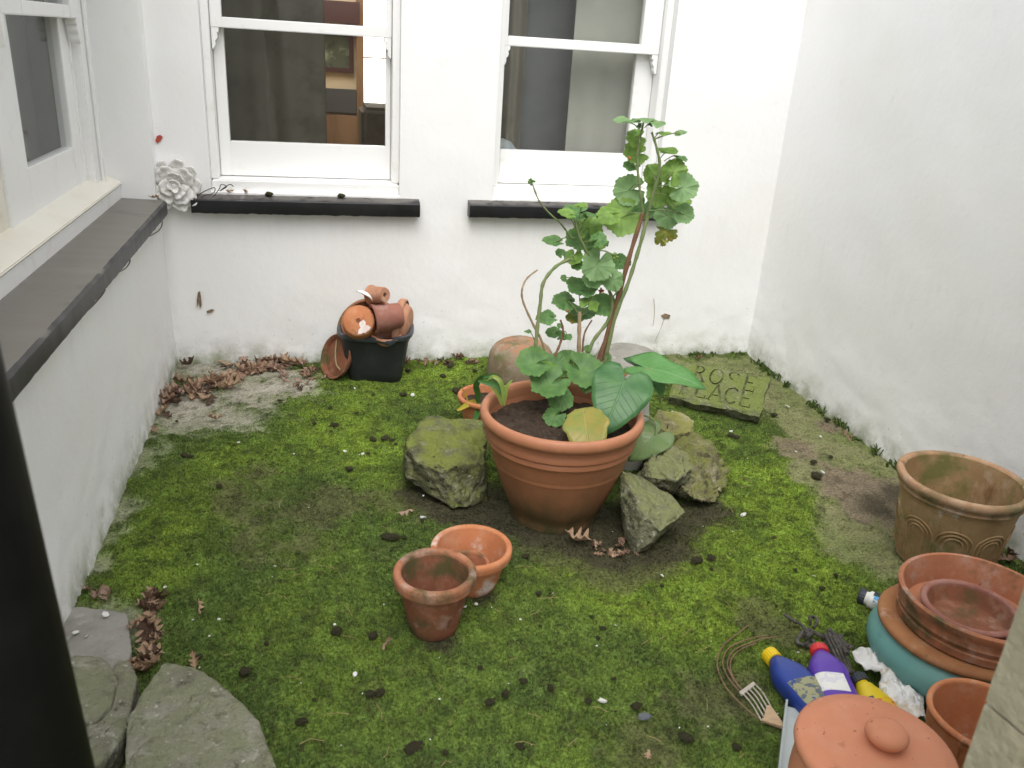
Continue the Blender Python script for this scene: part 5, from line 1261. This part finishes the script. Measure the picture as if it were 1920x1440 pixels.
def cable(px, r, label, name='cable', mat=CABLE, plane=None, cat='cable'):
    o = MB().tube(smooth_path([Vector(p) for p in px], 8), r, 6).obj(name, mat); return tag(o, label, cat)
def xp(u, v, x):
    d = _ray(u, v); return CAM+d*((x-CAM.x)/d.x)
def fit_sill(u, v): return xp(u, v, 0.022)
cable([fit_sill(*q) for q in [(303, 408), (304, 420), (298, 432), (284, 441), (272, 446), (262, 455), (250, 468), (244, 478), (243, 492), (234, 504), (216, 513), (205, 522), (198, 530), (196, 545), (184, 562), (164, 582), (146, 593), (130, 600)]], 0.0022,
      'thin cable looping along the underside of the side window sill')
cable([Y(*q) for q in [(362, 385, -.04), (366, 370, -.04), (385, 358, -.03), (402, 352, -.02), (400, 362, -.03), (380, 368, -.04), (372, 378, -.045), (395, 372, -.03), (410, 356, -.01), (415, 346, .0), (425, 350, .0), (412, 358, -.01), (430, 346, .01), (438, 350, .01)]], 0.0018,
      'curl of wire on the left end of the left black sill', mat=pm('dark_wire', (0.05, 0.048, 0.045)))
cable([Y(*q) for q in [(1226, 560, -.004), (1227, 590, -.004), (1222, 625, -.006)]], 0.0011, 'thin line along the back wall right of the geranium', 'wall_strand', STEMD, cat='stem')  # thin tube following a dark line on the wall
cable([Y(*q) for q in [(1246, 596, -.006), (1238, 618, -.008), (1228, 640, -.01)]], 0.0011, 'thin dead stalk below the dried leaf on the back wall', 'wall_strand', STEMD, cat='stem')
def flake(px, y, mat, name, label, cat):
    pts = [Y(u, v, y) for u, v in px]; b = [p+Vector((0, 0.004, 0)) for p in pts]; n = len(pts)
    o = MB().add(pts+b, [tuple(range(n))]+[(i, (i+1) % n, n+(i+1) % n, n+i) for i in range(n)]).obj(name, mat, smooth=False); return tag(o, label, cat)
FLK = pm('brown_flake', (0.26, 0.19, 0.12), [((0.12, 0.09, 0.06), 60, 0.45, 0.65)], coord='World')
flake([(371, 548), (375, 546), (377, 560), (378, 572), (375, 579), (373, 566), (369, 577), (369, 560)], -0.012, FLK, 'paint_flake', 'upright brown flake where paint has peeled on the back wall', 'paint flake')
flake([(387, 584), (396, 580), (402, 581), (396, 586), (388, 587)], -0.012, FLK, 'paint_flake', 'small brown fleck beside the upright flake on the back wall', 'paint flake')
flake([(291, 264), (294, 255), (300, 253), (305, 257), (301, 264), (295, 269)], -0.008, pm('red_fleck', (0.42, 0.08, 0.05)), 'red_leaf_scrap', 'red scrap stuck to the white wall above the rosette', 'scrap')
flake([(1240, 592), (1247, 588), (1257, 591), (1255, 597), (1245, 598)], -0.010, FLK, 'dried_leaf', 'curled dried leaf stuck to the back wall right of the geranium', 'leaf')

# ------------------------------------------------------------------ bottles and litter at the lower right
def along(p, q, xh=(0, 0, 1)): return frame(p, Vector(q)-Vector(p), xh)
def bottle(name, cap, end, label, L_, hw, hd, bm_, cm, neck=0.014, capl=0.030, capr=0.019, lab=None, ups=(0, 0, 1), pinch=0.0):
    """loft along the bottle's axis from cap to base; local x is the thin side turned up"""
    d = (Vector(end)-Vector(cap)).normalized(); base = Vector(cap)
    root = empty(name, (base+d*L_*0.5)*1.0, label, 'bottle'); M = frame(base, d, ups)
    s0 = capl*0.8
    secs = [(s0, neck, neck, 2), (s0+0.010, neck, neck, 2), (s0+0.016, neck*1.25, neck*1.35, 2.1), (s0+0.035, hd*0.80, hw*0.72, 2.4), (s0+0.058, hd*0.95, hw*0.93, 2.8), (s0+0.080, hd, hw, 3.0), (L_*0.55, hd*(1-pinch), hw*(1-pinch), 3.0),
            (L_*0.72, hd*(1-pinch*0.5), hw*(1-pinch*.4), 3.0), (L_-0.012, hd, hw, 3.0), (L_-0.004, hd*0.96, hw*0.97, 3.0), (L_, hd*0.86, hw*0.9, 3.0)]
    bd = MB().loft(secs, 36, M).obj('body', bm_, root, sharp=45)
    v = []; f = []; n = 40
    for (z, r) in ((0, capr*0.80), (0.002, capr*0.96), (0.005, capr), (capl, capr), (capl+0.001, capr*0.8)):
        for k in range(n):
            a = 2*math.pi*k/n; rr = r*(1.0 if k % 2 else 0.955) if 0.001 < z <= capl else r; v.append((rr*math.cos(a), rr*math.sin(a), z))
    for i in range(4):
        for k in range(n): f.append((i*n+k, i*n+(k+1) % n, (i+1)*n+(k+1) % n, (i+1)*n+k))
    f.append(tuple(range(n-1, -1, -1))); f.append(tuple(4*n+k for k in range(n)))
    MB().add(v, f, M).obj('cap', cm, root, sharp=30)
    if lab:
        for (l0, l1, a0, a1, mt, nm_) in lab:
            v = []; f = []; na = 12; nz = 6
            for i in range(nz+1):
                z = L_*(l0+(l1-l0)*i/nz)
                for k in range(na+1):
                    a = R(a0+(a1-a0)*k/na); c, s = math.cos(a), math.sin(a); e = 3.0
                    zs2 = [q[0] for q in secs]; hxx = np.interp(z, zs2, [q[1] for q in secs]); hyy = np.interp(z, zs2, [q[2] for q in secs])
                    v.append(((hxx+0.0006)*math.copysign(abs(c)**(2/e), c), (hyy+0.0006)*math.copysign(abs(s)**(2/e), s), z))
            for i in range(nz):
                for k in range(na): f.append((i*(na+1)+k, i*(na+1)+k+1, (i+1)*(na+1)+k+1, (i+1)*(na+1)+k))
            MB().add(v, f, M).obj(nm_, mt, bd)
    return root
def plastic(n, c, r=0.35): return pm(n, c, [(tuple(x*0.75 for x in c), 12, 0.5, 0.8), (tuple(min(1, x*0.7+0.10) for x in c), 70, 0.66, 0.8)], rough=r, spec=0.45, bump=[(30, 0.05, 0.002)])
def print_mat(n, base, inks, scale=70):
    return pm(n, base, [(inks[0], scale, 0.52, 0.56, 2, (0.5, 1, 3)), (inks[-1], scale*0.6, 0.60, 0.64, 2)], rough=0.45)
BLUE = plastic('blue_plastic', (0.022, 0.050, 0.26)); PURP = plastic('purple_plastic', (0.105, 0.045, 0.36)); YELP = plastic('yellow_plastic', (0.62, 0.47, 0.015)); YCAP = plastic('yellow_cap', (0.72, 0.50, 0.01)); RCAP = plastic('red_cap', (0.60, 0.035, 0.04))
DCAP = plastic('dark_cap', (0.03, 0.035, 0.045)); WPL = plastic('white_plastic', (0.70, 0.70, 0.66))
bottle('plastic_bottle', gp(1440, 1224, 0.034), gp(1548, 1345, 0.034), 'dark blue bottle with a yellow cap lying on the moss', 0.250, 0.047, 0.032, BLUE, YCAP, 0.017, 0.030, 0.0215,
       [(0.52, 0.86, -42, 48, print_mat('blue_bottle_print', (0.30, 0.30, 0.17), [(0.10, 0.12, 0.15), (0.02, 0.05, 0.25)]), 'label_panel')])
bottle('plastic_bottle', gp(1534, 1216, 0.044), gp(1575, 1325, 0.040), 'purple bottle with a red cap beside the blue bottle', 0.220, 0.048, 0.034, PURP, RCAP, 0.018, 0.024, 0.0235,
       [(0.56, 0.84, -20, 62, print_mat('purple_bottle_label', (0.72, 0.72, 0.68), [(0.62, 0.62, 0.66), (0.7, 0.7, 0.68)]), 'label_panel')], pinch=0.05)
bottle('plastic_bottle', gp(1606, 1268, 0.052), gp(1660, 1352, 0.030), 'yellow bottle with a dark cap next to the purple bottle', 0.170, 0.041, 0.030, YELP, DCAP, 0.016, 0.022, 0.0205,
       [(0.45, 0.90, 10, 100, print_mat('yellow_bottle_label', (0.05, 0.06, 0.06), [(0.45, 0.47, 0.45), (0.50, 0.10, 0.05)]), 'label_panel'), (0.50, 0.70, -50, 5, print_mat('yellow_bottle_flash', (0.62, 0.40, 0.02), [(0.55, 0.10, 0.03), (0.55, 0.12, 0.03)]), 'label_flash')])
bottle('plastic_bottle', gp(1610, 1116, 0.030), gp(1700, 1150, 0.030), 'small white bottle with a black cap half under the teal pot', 0.125, 0.030, 0.029, WPL, DCAP, 0.019, 0.018, 0.0235,
       [(0.33, 0.95, 20, 85, print_mat('white_bottle_print', (0.10, 0.35, 0.62), [(0.65, 0.68, 0.68), (0.45, 0.33, 0.10)]), 'label_panel'), (0.30, 0.95, -95, 18, print_mat('white_bottle_dark_print', (0.02, 0.03, 0.035), [(0.03, 0.07, 0.07), (0.02, 0.03, 0.03)]), 'label_panel')])
# crumpled white packet
pk = [gp(1628, 1222, 0.05), gp(1722, 1365, 0.03)]
ax_ = (pk[1]-pk[0]); L_ = ax_.length; ax_.normalize(); sd_ = ax_.cross(Vector((0, 0, 1))).normalized()
v = []; f = []; NA, NB = 30, 16
for i in range(NA+1):
    for j in range(NB+1):
        s, t = i/NA*L_, (j/NB-0.5)*0.10*(0.7+0.35*math.sin(i*0.35+1))
        q = Vector((s*26, t*30, 1.3)); h = 0.030*abs(mnoise.noise(q))+0.020*abs(mnoise.noise(q*2.3))+0.006*mnoise.noise(q*5)
        o_ = 0.010*mnoise.noise(Vector((s*30, t*20, 9)))
        v.append(pk[0]+ax_*s+sd_*(t+o_)+Vector((0, 0, 0.006+h+0.022*math.cos((j/NB-0.5)*3)-0.045*(1-i/NA)*0.5)))
for i in range(NA):
    for j in range(NB): f.append((i*(NB+1)+j, i*(NB+1)+j+1, (i+1)*(NB+1)+j+1, (i+1)*(NB+1)+j))
o = MB().add(v, f).obj('crumpled_packet', pm('crumpled_white_paper', (0.74, 0.74, 0.72), [((0.60, 0.54, 0.42), 22, 0.58, 0.68), ((0.10, 0.12, 0.14), 26, 0.66, 0.70, 3)], rough=0.5, coord='World', trans=0.1), sharp=25)
sl = o.modifiers.new('thick', 'SOLIDIFY'); sl.thickness = 0.0012; tag(o, 'crumpled white packet lying between the yellow bottle and teal pot', 'packet')
# pale plastic tray edge
ta, tb = gp(1492, 1322, 0.036), gp(1478, 1470, 0.036); d = (tb-ta).normalized(); w_ = d.cross(Vector((0, 0, 1))).normalized()*0.020
tray = empty('plastic_tray', ta, 'pale grey plastic tray edge left of the lidded jar', 'tray')
TRM = plastic('cloudy_plastic', (0.42, 0.46, 0.45))
def bar(name, p, q, w, h0, h1):
    mb = MB(); v = [p-w, p+w, q+w, q-w]; mb.add([a+Vector((0, 0, h0)) for a in v]+[a+Vector((0, 0, h1)) for a in v], [(3, 2, 1, 0), (4, 5, 6, 7)]+[(i, (i+1) % 4, (i+1) % 4+4, i+4) for i in range(4)]); return bevel_obj(mb.obj(name, TRM, tray), 0.002)
bar('floor', ta, tb, w_, -0.016, -0.008); bar('edge', ta+w_*1.05, tb+w_*1.05, w_*0.12, -0.0155, 0.012); bar('edge', ta-w_*1.05, tb-w_*1.05, w_*0.12, -0.0155, 0.012)
# tangled dark cord
TNG = pm('grimy_cord', (0.075, 0.068, 0.06), [((0.14, 0.125, 0.11), 40, 0.5, 0.7), ((0.03, 0.028, 0.025), 60, 0.55, 0.7)], rough=0.9, coord='World', bump=[(200, 0.5, 0.002)])
tg = empty('tangled_cord', gp(1535, 1200), 'tangled clump of grimy dark cord behind the purple bottle', 'cord')
rt = random.Random(5)
for k in range(9):
    c0 = gp(1505+rt.uniform(-5, 65), 1175+rt.uniform(-10, 45), 0.015); pts = [c0]
    for i in range(6): pts.append(pts[-1]+Vector((rt.gauss(0, .020), rt.gauss(-0.004, .020), rt.gauss(0, .008))))
    for q in pts: q.z = min(0.045, max(0.008, q.z))
    MB().tube(smooth_path(pts, 5), rt.uniform(0.0035, 0.0065), 7).obj('strand', TNG, tg)
for k in range(4):
    MB().tube(smooth_path([gp(1545+k*8, 1185+k*4, 0.03), gp(1560+k*7, 1215, 0.035), gp(1572+k*7, 1240+k*3, 0.02), gp(1590+k*4, 1262, 0.012)], 5), 0.0035, 6).obj('strand', TNG, tg)
# hand fork: wooden wedge head with pale tines and three long wires
FW = pm('bare_plywood', (0.46, 0.33, 0.20), [((0.36, 0.25, 0.15), 30, 0.45, 0.7, 4, (1, 4, 1))], coord='World', rough=0.7)
fk = empty('wire_hand_rake', gp(1470, 1362), 'old hand rake with a wooden wedge and long bent brown wires on the moss', 'rake')
tri = [gp(1474, 1364, .028), gp(1445, 1322, .028), gp(1438, 1322, .028), gp(1432, 1345, .028), gp(1428, 1350, .028)]
def plate(name, pts, th, mat, parent):
    n = len(pts); mb = MB().add([p for p in pts]+[p-Vector((0, 0, th)) for p in pts], [tuple(range(n)), tuple(range(2*n-1, n-1, -1))]+[(i, n+i, n+(i+1) % n, (i+1) % n) for i in range(n)]); o = mb.obj(name, mat, parent, smooth=False)
    bm = bmesh.new(); bm.from_mesh(o.data); bmesh.ops.recalc_face_normals(bm, faces=bm.faces[:]); bm.to_mesh(o.data); bm.free(); return o
plate('wooden_wedge', tri, 0.007, FW, fk)
TIN = pm('pale_tine_metal', (0.42, 0.38, 0.32), [((0.25, 0.22, 0.18), 60, 0.5, 0.7)], coord='World', rough=0.6)
for k in range(5):
    t = k/4; a = tri[1].lerp(tri[4], t)+Vector((0, 0, -0.002)); b = gp(1412+(-22)*t, 1279+(18)*t, 0.025)
    MB().tube(smooth_path([a, a.lerp(b, 0.5)+Vector((0, 0, 0.006)), b], 4), 0.0018, 6).obj('tine', TIN, fk)
plate('crossbar', [gp(1386, 1297, .028), gp(1412, 1278, .028), gp(1417, 1283, .028), gp(1391, 1303, .028)], 0.005, TIN, fk)
for px in ([(1466, 1366), (1430, 1352), (1395, 1325), (1362, 1290), (1346, 1255), (1346, 1232), (1356, 1210), (1378, 1192), (1404, 1172)], [(1394, 1304), (1372, 1280), (1357, 1254), (1356, 1235), (1366, 1216), (1392, 1202), (1420, 1194), (1440, 1192)], [(1398, 1300), (1378, 1278), (1365, 1252), (1366, 1234), (1378, 1218), (1404, 1206), (1430, 1198), (1456, 1194)], [(1392, 1296), (1374, 1268), (1369, 1248), (1374, 1232), (1392, 1216), (1418, 1206)]):
    MB().tube(smooth_path([gp(u, v, 0.021+0.005*math.sin(i*1.3)) for i, (u, v) in enumerate(px)], 6), 0.0019, 6).obj('wire', WIREB, fk)

# ------------------------------------------------------------------ fallen leaves, clods, chips, straws
def oak_leaf(seed, curl):
    rd = random.Random(seed); ph = rd.random()*6; N_ = 22; hw = []
    for i in range(N_+1):
        t = i/N_; b = math.sin(math.pi*t**0.85)*0.26+0.02; hw.append(b*(0.62+0.38*math.cos(t*math.pi*2*3.6+ph*0.2)) if 0.06 < t < 0.97 else 0.02)
    v = []; f = []
    for i in range(N_+1):
        t = i/N_
        for k in (-1, -0.5, 0, 0.5, 1):
            y = hw[i]*k*(1+0.15*math.sin(i*2+k)); z = curl*(t-0.5)**2*0.9+curl*1.6*abs(k)**2*hw[i]+0.03*math.sin(t*9+ph)*(1+abs(k))
            v.append((t-0.5, y, z))
    for i in range(N_):
        for k in range(4): f.append((i*5+k, i*5+k+1, (i+1)*5+k+1, (i+1)*5+k))
    return v, f
OAK = [[share_mesh('oak_leaf', oak_leaf(s, cu), m_) for s, cu in enumerate((0.5, -0.45, 0.9, 0.25))] for m_ in LEAFBR]
rl = random.Random(12)
nleaf = 0
def leaf_at(p, size, label, group, mi=None, tilt=0.35, rot=None):
    global nleaf
    me = rl.choice(OAK[mi if mi is not None else rl.choice([0, 0, 1, 1, 2, 3])])
    o = bpy.data.objects.new('fallen_leaf', me); col.objects.link(o)
    o.location = p; o.rotation_euler = (rl.gauss(0, tilt), rl.gauss(0, tilt), rl.uniform(0, 6.28) if rot is None else rot); o.scale = (size, size*rl.uniform(0.9, 1.3), size)
    tag(o, label, 'leaf', group); nleaf += 1; return o
PATH = [(300, 775), (312, 752), (340, 735), (365, 742), (400, 728), (430, 712), (455, 698), (490, 692), (520, 690), (545, 686)]
for i in range(105):
    s = rl.random()*(len(PATH)-1); k = int(s); a, b = PATH[k], PATH[k+1]; u = a[0]+(b[0]-a[0])*(s-k)+rl.gauss(0, 13); v = a[1]+(b[1]-a[1])*(s-k)+rl.gauss(0, 9)
    p = gp(u, v); p.x = max(p.x, 0.035); p.y = min(p.y, -0.035); p.z = rl.uniform(0.006, 0.024)
    leaf_at(p, rl.uniform(0.06, 0.10), 'dry brown oak leaf in the pile across the far left corner', 'leaves piled in the far left corner', tilt=0.22)
for i in range(18):
    p = gp(575+rl.gauss(0, 22), 715+rl.gauss(0, 13)); p.z = rl.uniform(0.008, 0.02); leaf_at(p, rl.uniform(0.045, 0.07), 'dry oak leaf between the corner pile and the black bucket', 'leaves left of the bucket', rl.choice([1, 2, 3]))
for i in range(40):
    v = rl.uniform(1130, 1275); u = 288-(v-1130)*0.12+rl.gauss(0, 10); p = gp(u, v); p.z = rl.uniform(0.010, 0.035); leaf_at(p, rl.uniform(0.05, 0.075), 'dry oak leaf in the strip beside the grey paving stone', 'leaves in the strip by the paving stone', rl.choice([0, 0, 1, 3]))
for i in range(6):
    p = gp(190+rl.gauss(0, 12), 1118+rl.gauss(0, 8)); p.z = 0.015; leaf_at(p, rl.uniform(0.045, 0.06), 'dry leaf at the foot of the left wall above the paving stone', 'leaves at the left wall foot', 2)
for i in range(26):
    p = gp(1140+rl.gauss(0, 26), 1040+rl.gauss(0, 12)); p.z = rl.uniform(0.006, 0.02); leaf_at(p, rl.uniform(0.02, 0.04), 'crumbled leaf scrap in the heap before the wedge shaped slab', 'leaf scraps before the wedge slab', rl.choice([1, 1, 3, 0]))
leaf_at(gp(1082, 1012, 0.020), 0.085, 'single pale oak leaf lying right in front of the large planter', None, 0, 0.15, 2.6)
leaf_at(gp(760, 957, 0.020), 0.06, 'single tan leaf lying below the moss topped boulder', None, 2, 0.1, 0.1)
leaf_at(gp(720, 1205, 0.02), 0.055, 'single upright tan leaf left of the dark red pot', None, 0, 0.8)
leaf_at(gp(372, 1138, 0.020), 0.045, 'single brown leaf right of the leaf strip', None, 0, 0.4)
leaf_at(gp(365, 1240, 0.02), 0.05, 'single tan leaf against the top of the flat boulder', None, 0, 0.5)
leaf_at(gp(1216, 1412, 0.020), 0.035, 'single orange brown leaf scrap near the bottom edge', None, 0, 0.5)
leaf_at(gp(402, 785, 0.020), 0.06, 'single tan leaf lying below the corner pile', None, 0, 0.2, 0.2)
leaf_at(gp(290, 805, 0.020), 0.05, 'single brown leaf at the left wall below the corner pile', None, 1, 0.3)
leaf_at(gp(355, 683, 0.02), 0.09, 'grey brown leaf curled in the very back left corner', None, 3, 0.3)
for i in range(20):
    p = Vector((rl.uniform(1.02, 1.36), rl.uniform(-0.11, -0.03), rl.uniform(0.008, 0.02))); leaf_at(p, rl.uniform(0.035, 0.06), 'dead leaf along the back wall right of the bucket', 'leaves along the back wall', rl.choice([1, 2, 3]))
for i in range(30):
    p = Vector((rl.uniform(2.62, 2.77), rl.uniform(-2.25, -1.80), rl.uniform(0.01, 0.04))); leaf_at(p, rl.uniform(0.03, 0.06), 'dark dead leaf in the litter behind the buff arched pot', 'leaf litter behind the buff pot', rl.choice([1, 3, 3]))
for i in range(7):
    p = gp(rl.uniform(1540, 1600), rl.uniform(790, 830)); p.z = 0.01; leaf_at(p, 0.03, 'small reddish leaf scrap near the right wall foot', 'leaf scraps near the right wall', 1)
for q, mi in (((430, 358, .0), 0), ((460, 362, .0), 0), ((212, 378), 0), ((300, 380), 0)):
    p = Y(q[0], q[1], -0.01) if len(q) == 3 else xp(q[0], q[1], -0.15 if q[0] < 250 else 0.0)
    if len(q) == 3: p = Vector((p.x, 0.0, 0.768))
    else: p = Vector((-0.17 if q[0] < 250 else 0.0, -0.12, 0.758))
    leaf_at(p, 0.05, 'orange brown leaf lying on a window sill', 'leaves on the sills', mi, 0.15)
leaf_at(gp(1310, 672, 0.02), 0.05, 'reddish leaf behind the carved stone tablet', None, 1, 0.3)

def zone(u, v):
    if v < 790: return 'in the strip before the back wall'
    if u < 620 and v < 1130: return 'on the left between wall and boulder'
    if u > 1290 and v < 1120: return 'on the right between rocks and buff pot'
    if v < 1130: return 'in the middle around the small pots'
    if u < 760: return 'in front near the flat boulder'
    return 'in front between small pots and bottles'
def clod_mesh(seed):
    bm = bmesh.new(); bmesh.ops.create_icosphere(bm, subdivisions=3, radius=1)
    for v in bm.verts:
        p = v.co.copy(); d = 1+0.38*mnoise.noise(p*1.7+Vector((seed*5, 0, 0)))+0.28*mnoise.noise(p*4+Vector((0, seed*5, 0)))+0.15*mnoise.noise(p*9)
        v.co = Vector((p.x*d, p.y*d*0.85, p.z*d*0.55))
    me = bpy.data.meshes.new('clod'); bm.to_mesh(me); bm.free(); me.materials.append(CLOD); me.polygons.foreach_set('use_smooth', [True]*len(me.polygons)); return me
CL = [clod_mesh(s) for s in range(6)]
rc_ = random.Random(21)
CP = [(627, 803, 9), (700, 830, 8), (722, 828, 10), (735, 831, 6), (655, 886, 8), (690, 857, 6), (412, 918, 8), (345, 860, 9), (357, 862, 8), (286, 1018, 10), (300, 1022, 7), (372, 1240, 9), (460, 1268, 16), (565, 1362, 10), (775, 1412, 22), (632, 1192, 18), (733, 1014, 14), (757, 1014, 7), (700, 1200, 14),
      (693, 1310, 12), (712, 1308, 11), (918, 1325, 11), (948, 1309, 12), (980, 1285, 12), (1032, 1298, 11), (1102, 1322, 12), (1192, 1332, 11), (985, 1050, 9), (1305, 1058, 11), (1332, 1055, 12), (1370, 1074, 7), (1530, 898, 13), (1524, 872, 9), (1556, 862, 7), (1370, 822, 13), (1380, 825, 10), (1450, 783, 8), (1550, 792, 9), (1566, 1085, 7), (1540, 1110, 7), (1335, 1075, 6),
      (1490, 1075, 5), (1285, 1392, 13), (1110, 1165, 9), (845, 690, 8), (765, 700, 7), (830, 710, 7), (756, 745, 8), (855, 738, 9), (890, 700, 7), (700, 745, 6), (1380, 1410, 10), (1440, 1240, 10), (1130, 1185, 8), (975, 1408, 9), (835, 1420, 10), (555, 1255, 8), (500, 1215, 7), (1010, 1120, 8), (1240, 1105, 7), (620, 770, 5), (590, 800, 5), (668, 780, 5), (900, 1260, 8), (1060, 1215, 7), (590, 1320, 7), (1150, 1280, 7), (1590, 720, 5), (1480, 730, 6)]
for i in range(60): CP.append((rc_.uniform(300, 1500), rc_.uniform(730, 1430), rc_.uniform(1.8, 5)))
for (u, v, r) in CP:
    p = gp(u, v); s = r/F_PX*dep(p)
    if p.x < 0.05 or p.x > 2.75 or (Vector((p.x-PX, p.y-PY))).length < 0.2: continue
    o = bpy.data.objects.new('clod', rc_.choice(CL)); col.objects.link(o); s *= rc_.uniform(0.6, 0.95); o.location = (p.x, p.y, 0.012+s*0.15); o.scale = (s*rc_.uniform(.8, 1.3), s, s*rc_.uniform(.7, 1.1)); o.rotation_euler = (0, 0, rc_.uniform(0, 6.28))
    tag(o, 'small dark moss clod lying '+zone(u, v), 'clod', 'dark clods '+zone(u, v))
for (u, sx) in ((505, 0.35), (640, 0.70)):
    o = bpy.data.objects.new('clod', CL[1]); col.objects.link(o); o.location = (Y(u, 372, -0.01).x, -0.015, 0.766); o.scale = (0.016,)*3
    tag(o, 'little dark moss lump sitting on the left black sill', 'clod', 'moss lumps on the left black sill')
def chip_mesh(seed):
    rd = random.Random(seed); n = 6; v = []
    for z in (0, 0.35):
        for k in range(n):
            a = 2*math.pi*k/n; r = rd.uniform(0.6, 1.1); v.append((r*math.cos(a), r*math.sin(a)*0.75, z+rd.uniform(-.06, .06)))
    me = bpy.data.meshes.new('chip'); me.from_pydata(v, [], [tuple(range(n-1, -1, -1)), tuple(range(n, 2*n))]+[(k, (k+1) % n, n+(k+1) % n, n+k) for k in range(n)]); me.materials.append(CHIP); return me
CH = [chip_mesh(s) for s in range(5)]
CHP = [(774, 747, 6), (792, 978, 7), (1393, 973, 8), (1128, 1324, 9), (665, 1273, 6), (893, 1141, 5), (872, 1146, 4), (1525, 1088, 4), (1540, 892, 6), (1476, 768, 6), (680, 858, 4), (647, 853, 4), (1240, 1087, 4), (200, 1170, 9), (145, 1203, 8), (165, 1210, 5), (1370, 815, 4), (628, 1180, 4), (515, 1070, 4), (412, 1170, 4), (310, 1110, 5), (448, 836, 3), (975, 1170, 3)]
for i in range(75): CHP.append((rc_.uniform(330, 1560), rc_.uniform(720, 1435), rc_.uniform(1.0, 2.8)))
for (u, v, r) in CHP:
    p = gp(u, v); s = r/F_PX*dep(p)
    if (Vector((p.x-PX, p.y-PY))).length < 0.2: continue
    z = 0.026 if (u < 240 and v > 1140) else 0.014
    o = bpy.data.objects.new('chip', rc_.choice(CH)); col.objects.link(o); o.location = (p.x, p.y, z); o.scale = (s,)*3; o.rotation_euler = (rc_.uniform(-.4, .4), rc_.uniform(-.4, .4), rc_.uniform(0, 6))
    tag(o, 'tiny white chip lying '+zone(u, v), 'chip', 'white chips '+zone(u, v))
for i in range(60):
    u, v = rc_.uniform(330, 1440), rc_.uniform(900, 1435); p = gp(u, v, 0.017); a = rc_.uniform(0, 3.14); L_ = rc_.uniform(0.006, 0.03); d = Vector((math.cos(a), math.sin(a), 0))*L_
    if (Vector((p.x-PX, p.y-PY))).length < 0.22: continue
    o = MB().tube([p-d, p+Vector((rc_.gauss(0, .004), rc_.gauss(0, .004), 0.003)), p+d], 0.0008, 5).obj('straw', STRAW); tag(o, 'thin dry straw lying on the moss', 'straw', 'straws on the moss')
o = bpy.data.objects.new('slate_scrap', CH[2].copy()); o.data.materials.clear(); o.data.materials.append(pm('slate', (0.10, 0.11, 0.12))); col.objects.link(o); p = gp(1207, 1354); o.location = (p.x, p.y, 0.014); o.scale = (0.018, 0.014, 0.012)
tag(o, 'flat blue grey slate scrap near the bottom of the view', 'slate')
# weeds along the right wall foot
GRM = pm('weed_green', (0.06, 0.10, 0.02), [((0.10, 0.14, 0.03), 30, 0.45, 0.7)], coord='World', trans=0.2)
rw = random.Random(3)
WS_ = [(2.77, -0.03), (2.72, -0.03), (2.775, -0.25), (2.775, -0.32)]
for k in range(26): WS_.append((2.775+rw.uniform(-.008, .006), rw.uniform(-1.65, -0.05)))
for k in range(16): WS_.append((rw.uniform(1.05, 2.75), -0.022+rw.uniform(-.006, .004)))
for (x, y) in WS_:
    mb = MB(); h = rw.uniform(0.012, 0.035)
    for j in range(9):
        a = rw.uniform(0, 6.28); q = Vector((x+rw.gauss(0, .012), y+rw.gauss(0, .012), 0.0)); t = q+Vector((math.cos(a)*h*.6, math.sin(a)*h*.6, h*rw.uniform(.6, 1.2)))
        mb.tube([q, q.lerp(t, .5)+Vector((0, 0, h*.2)), t], [0.003, 0.004, 0.0006], 4)
    o = mb.obj('weed_tuft', GRM); tag(o, 'tiny weed tuft rooted at the foot of the courtyard wall', 'weed', 'weed tufts along the wall feet')
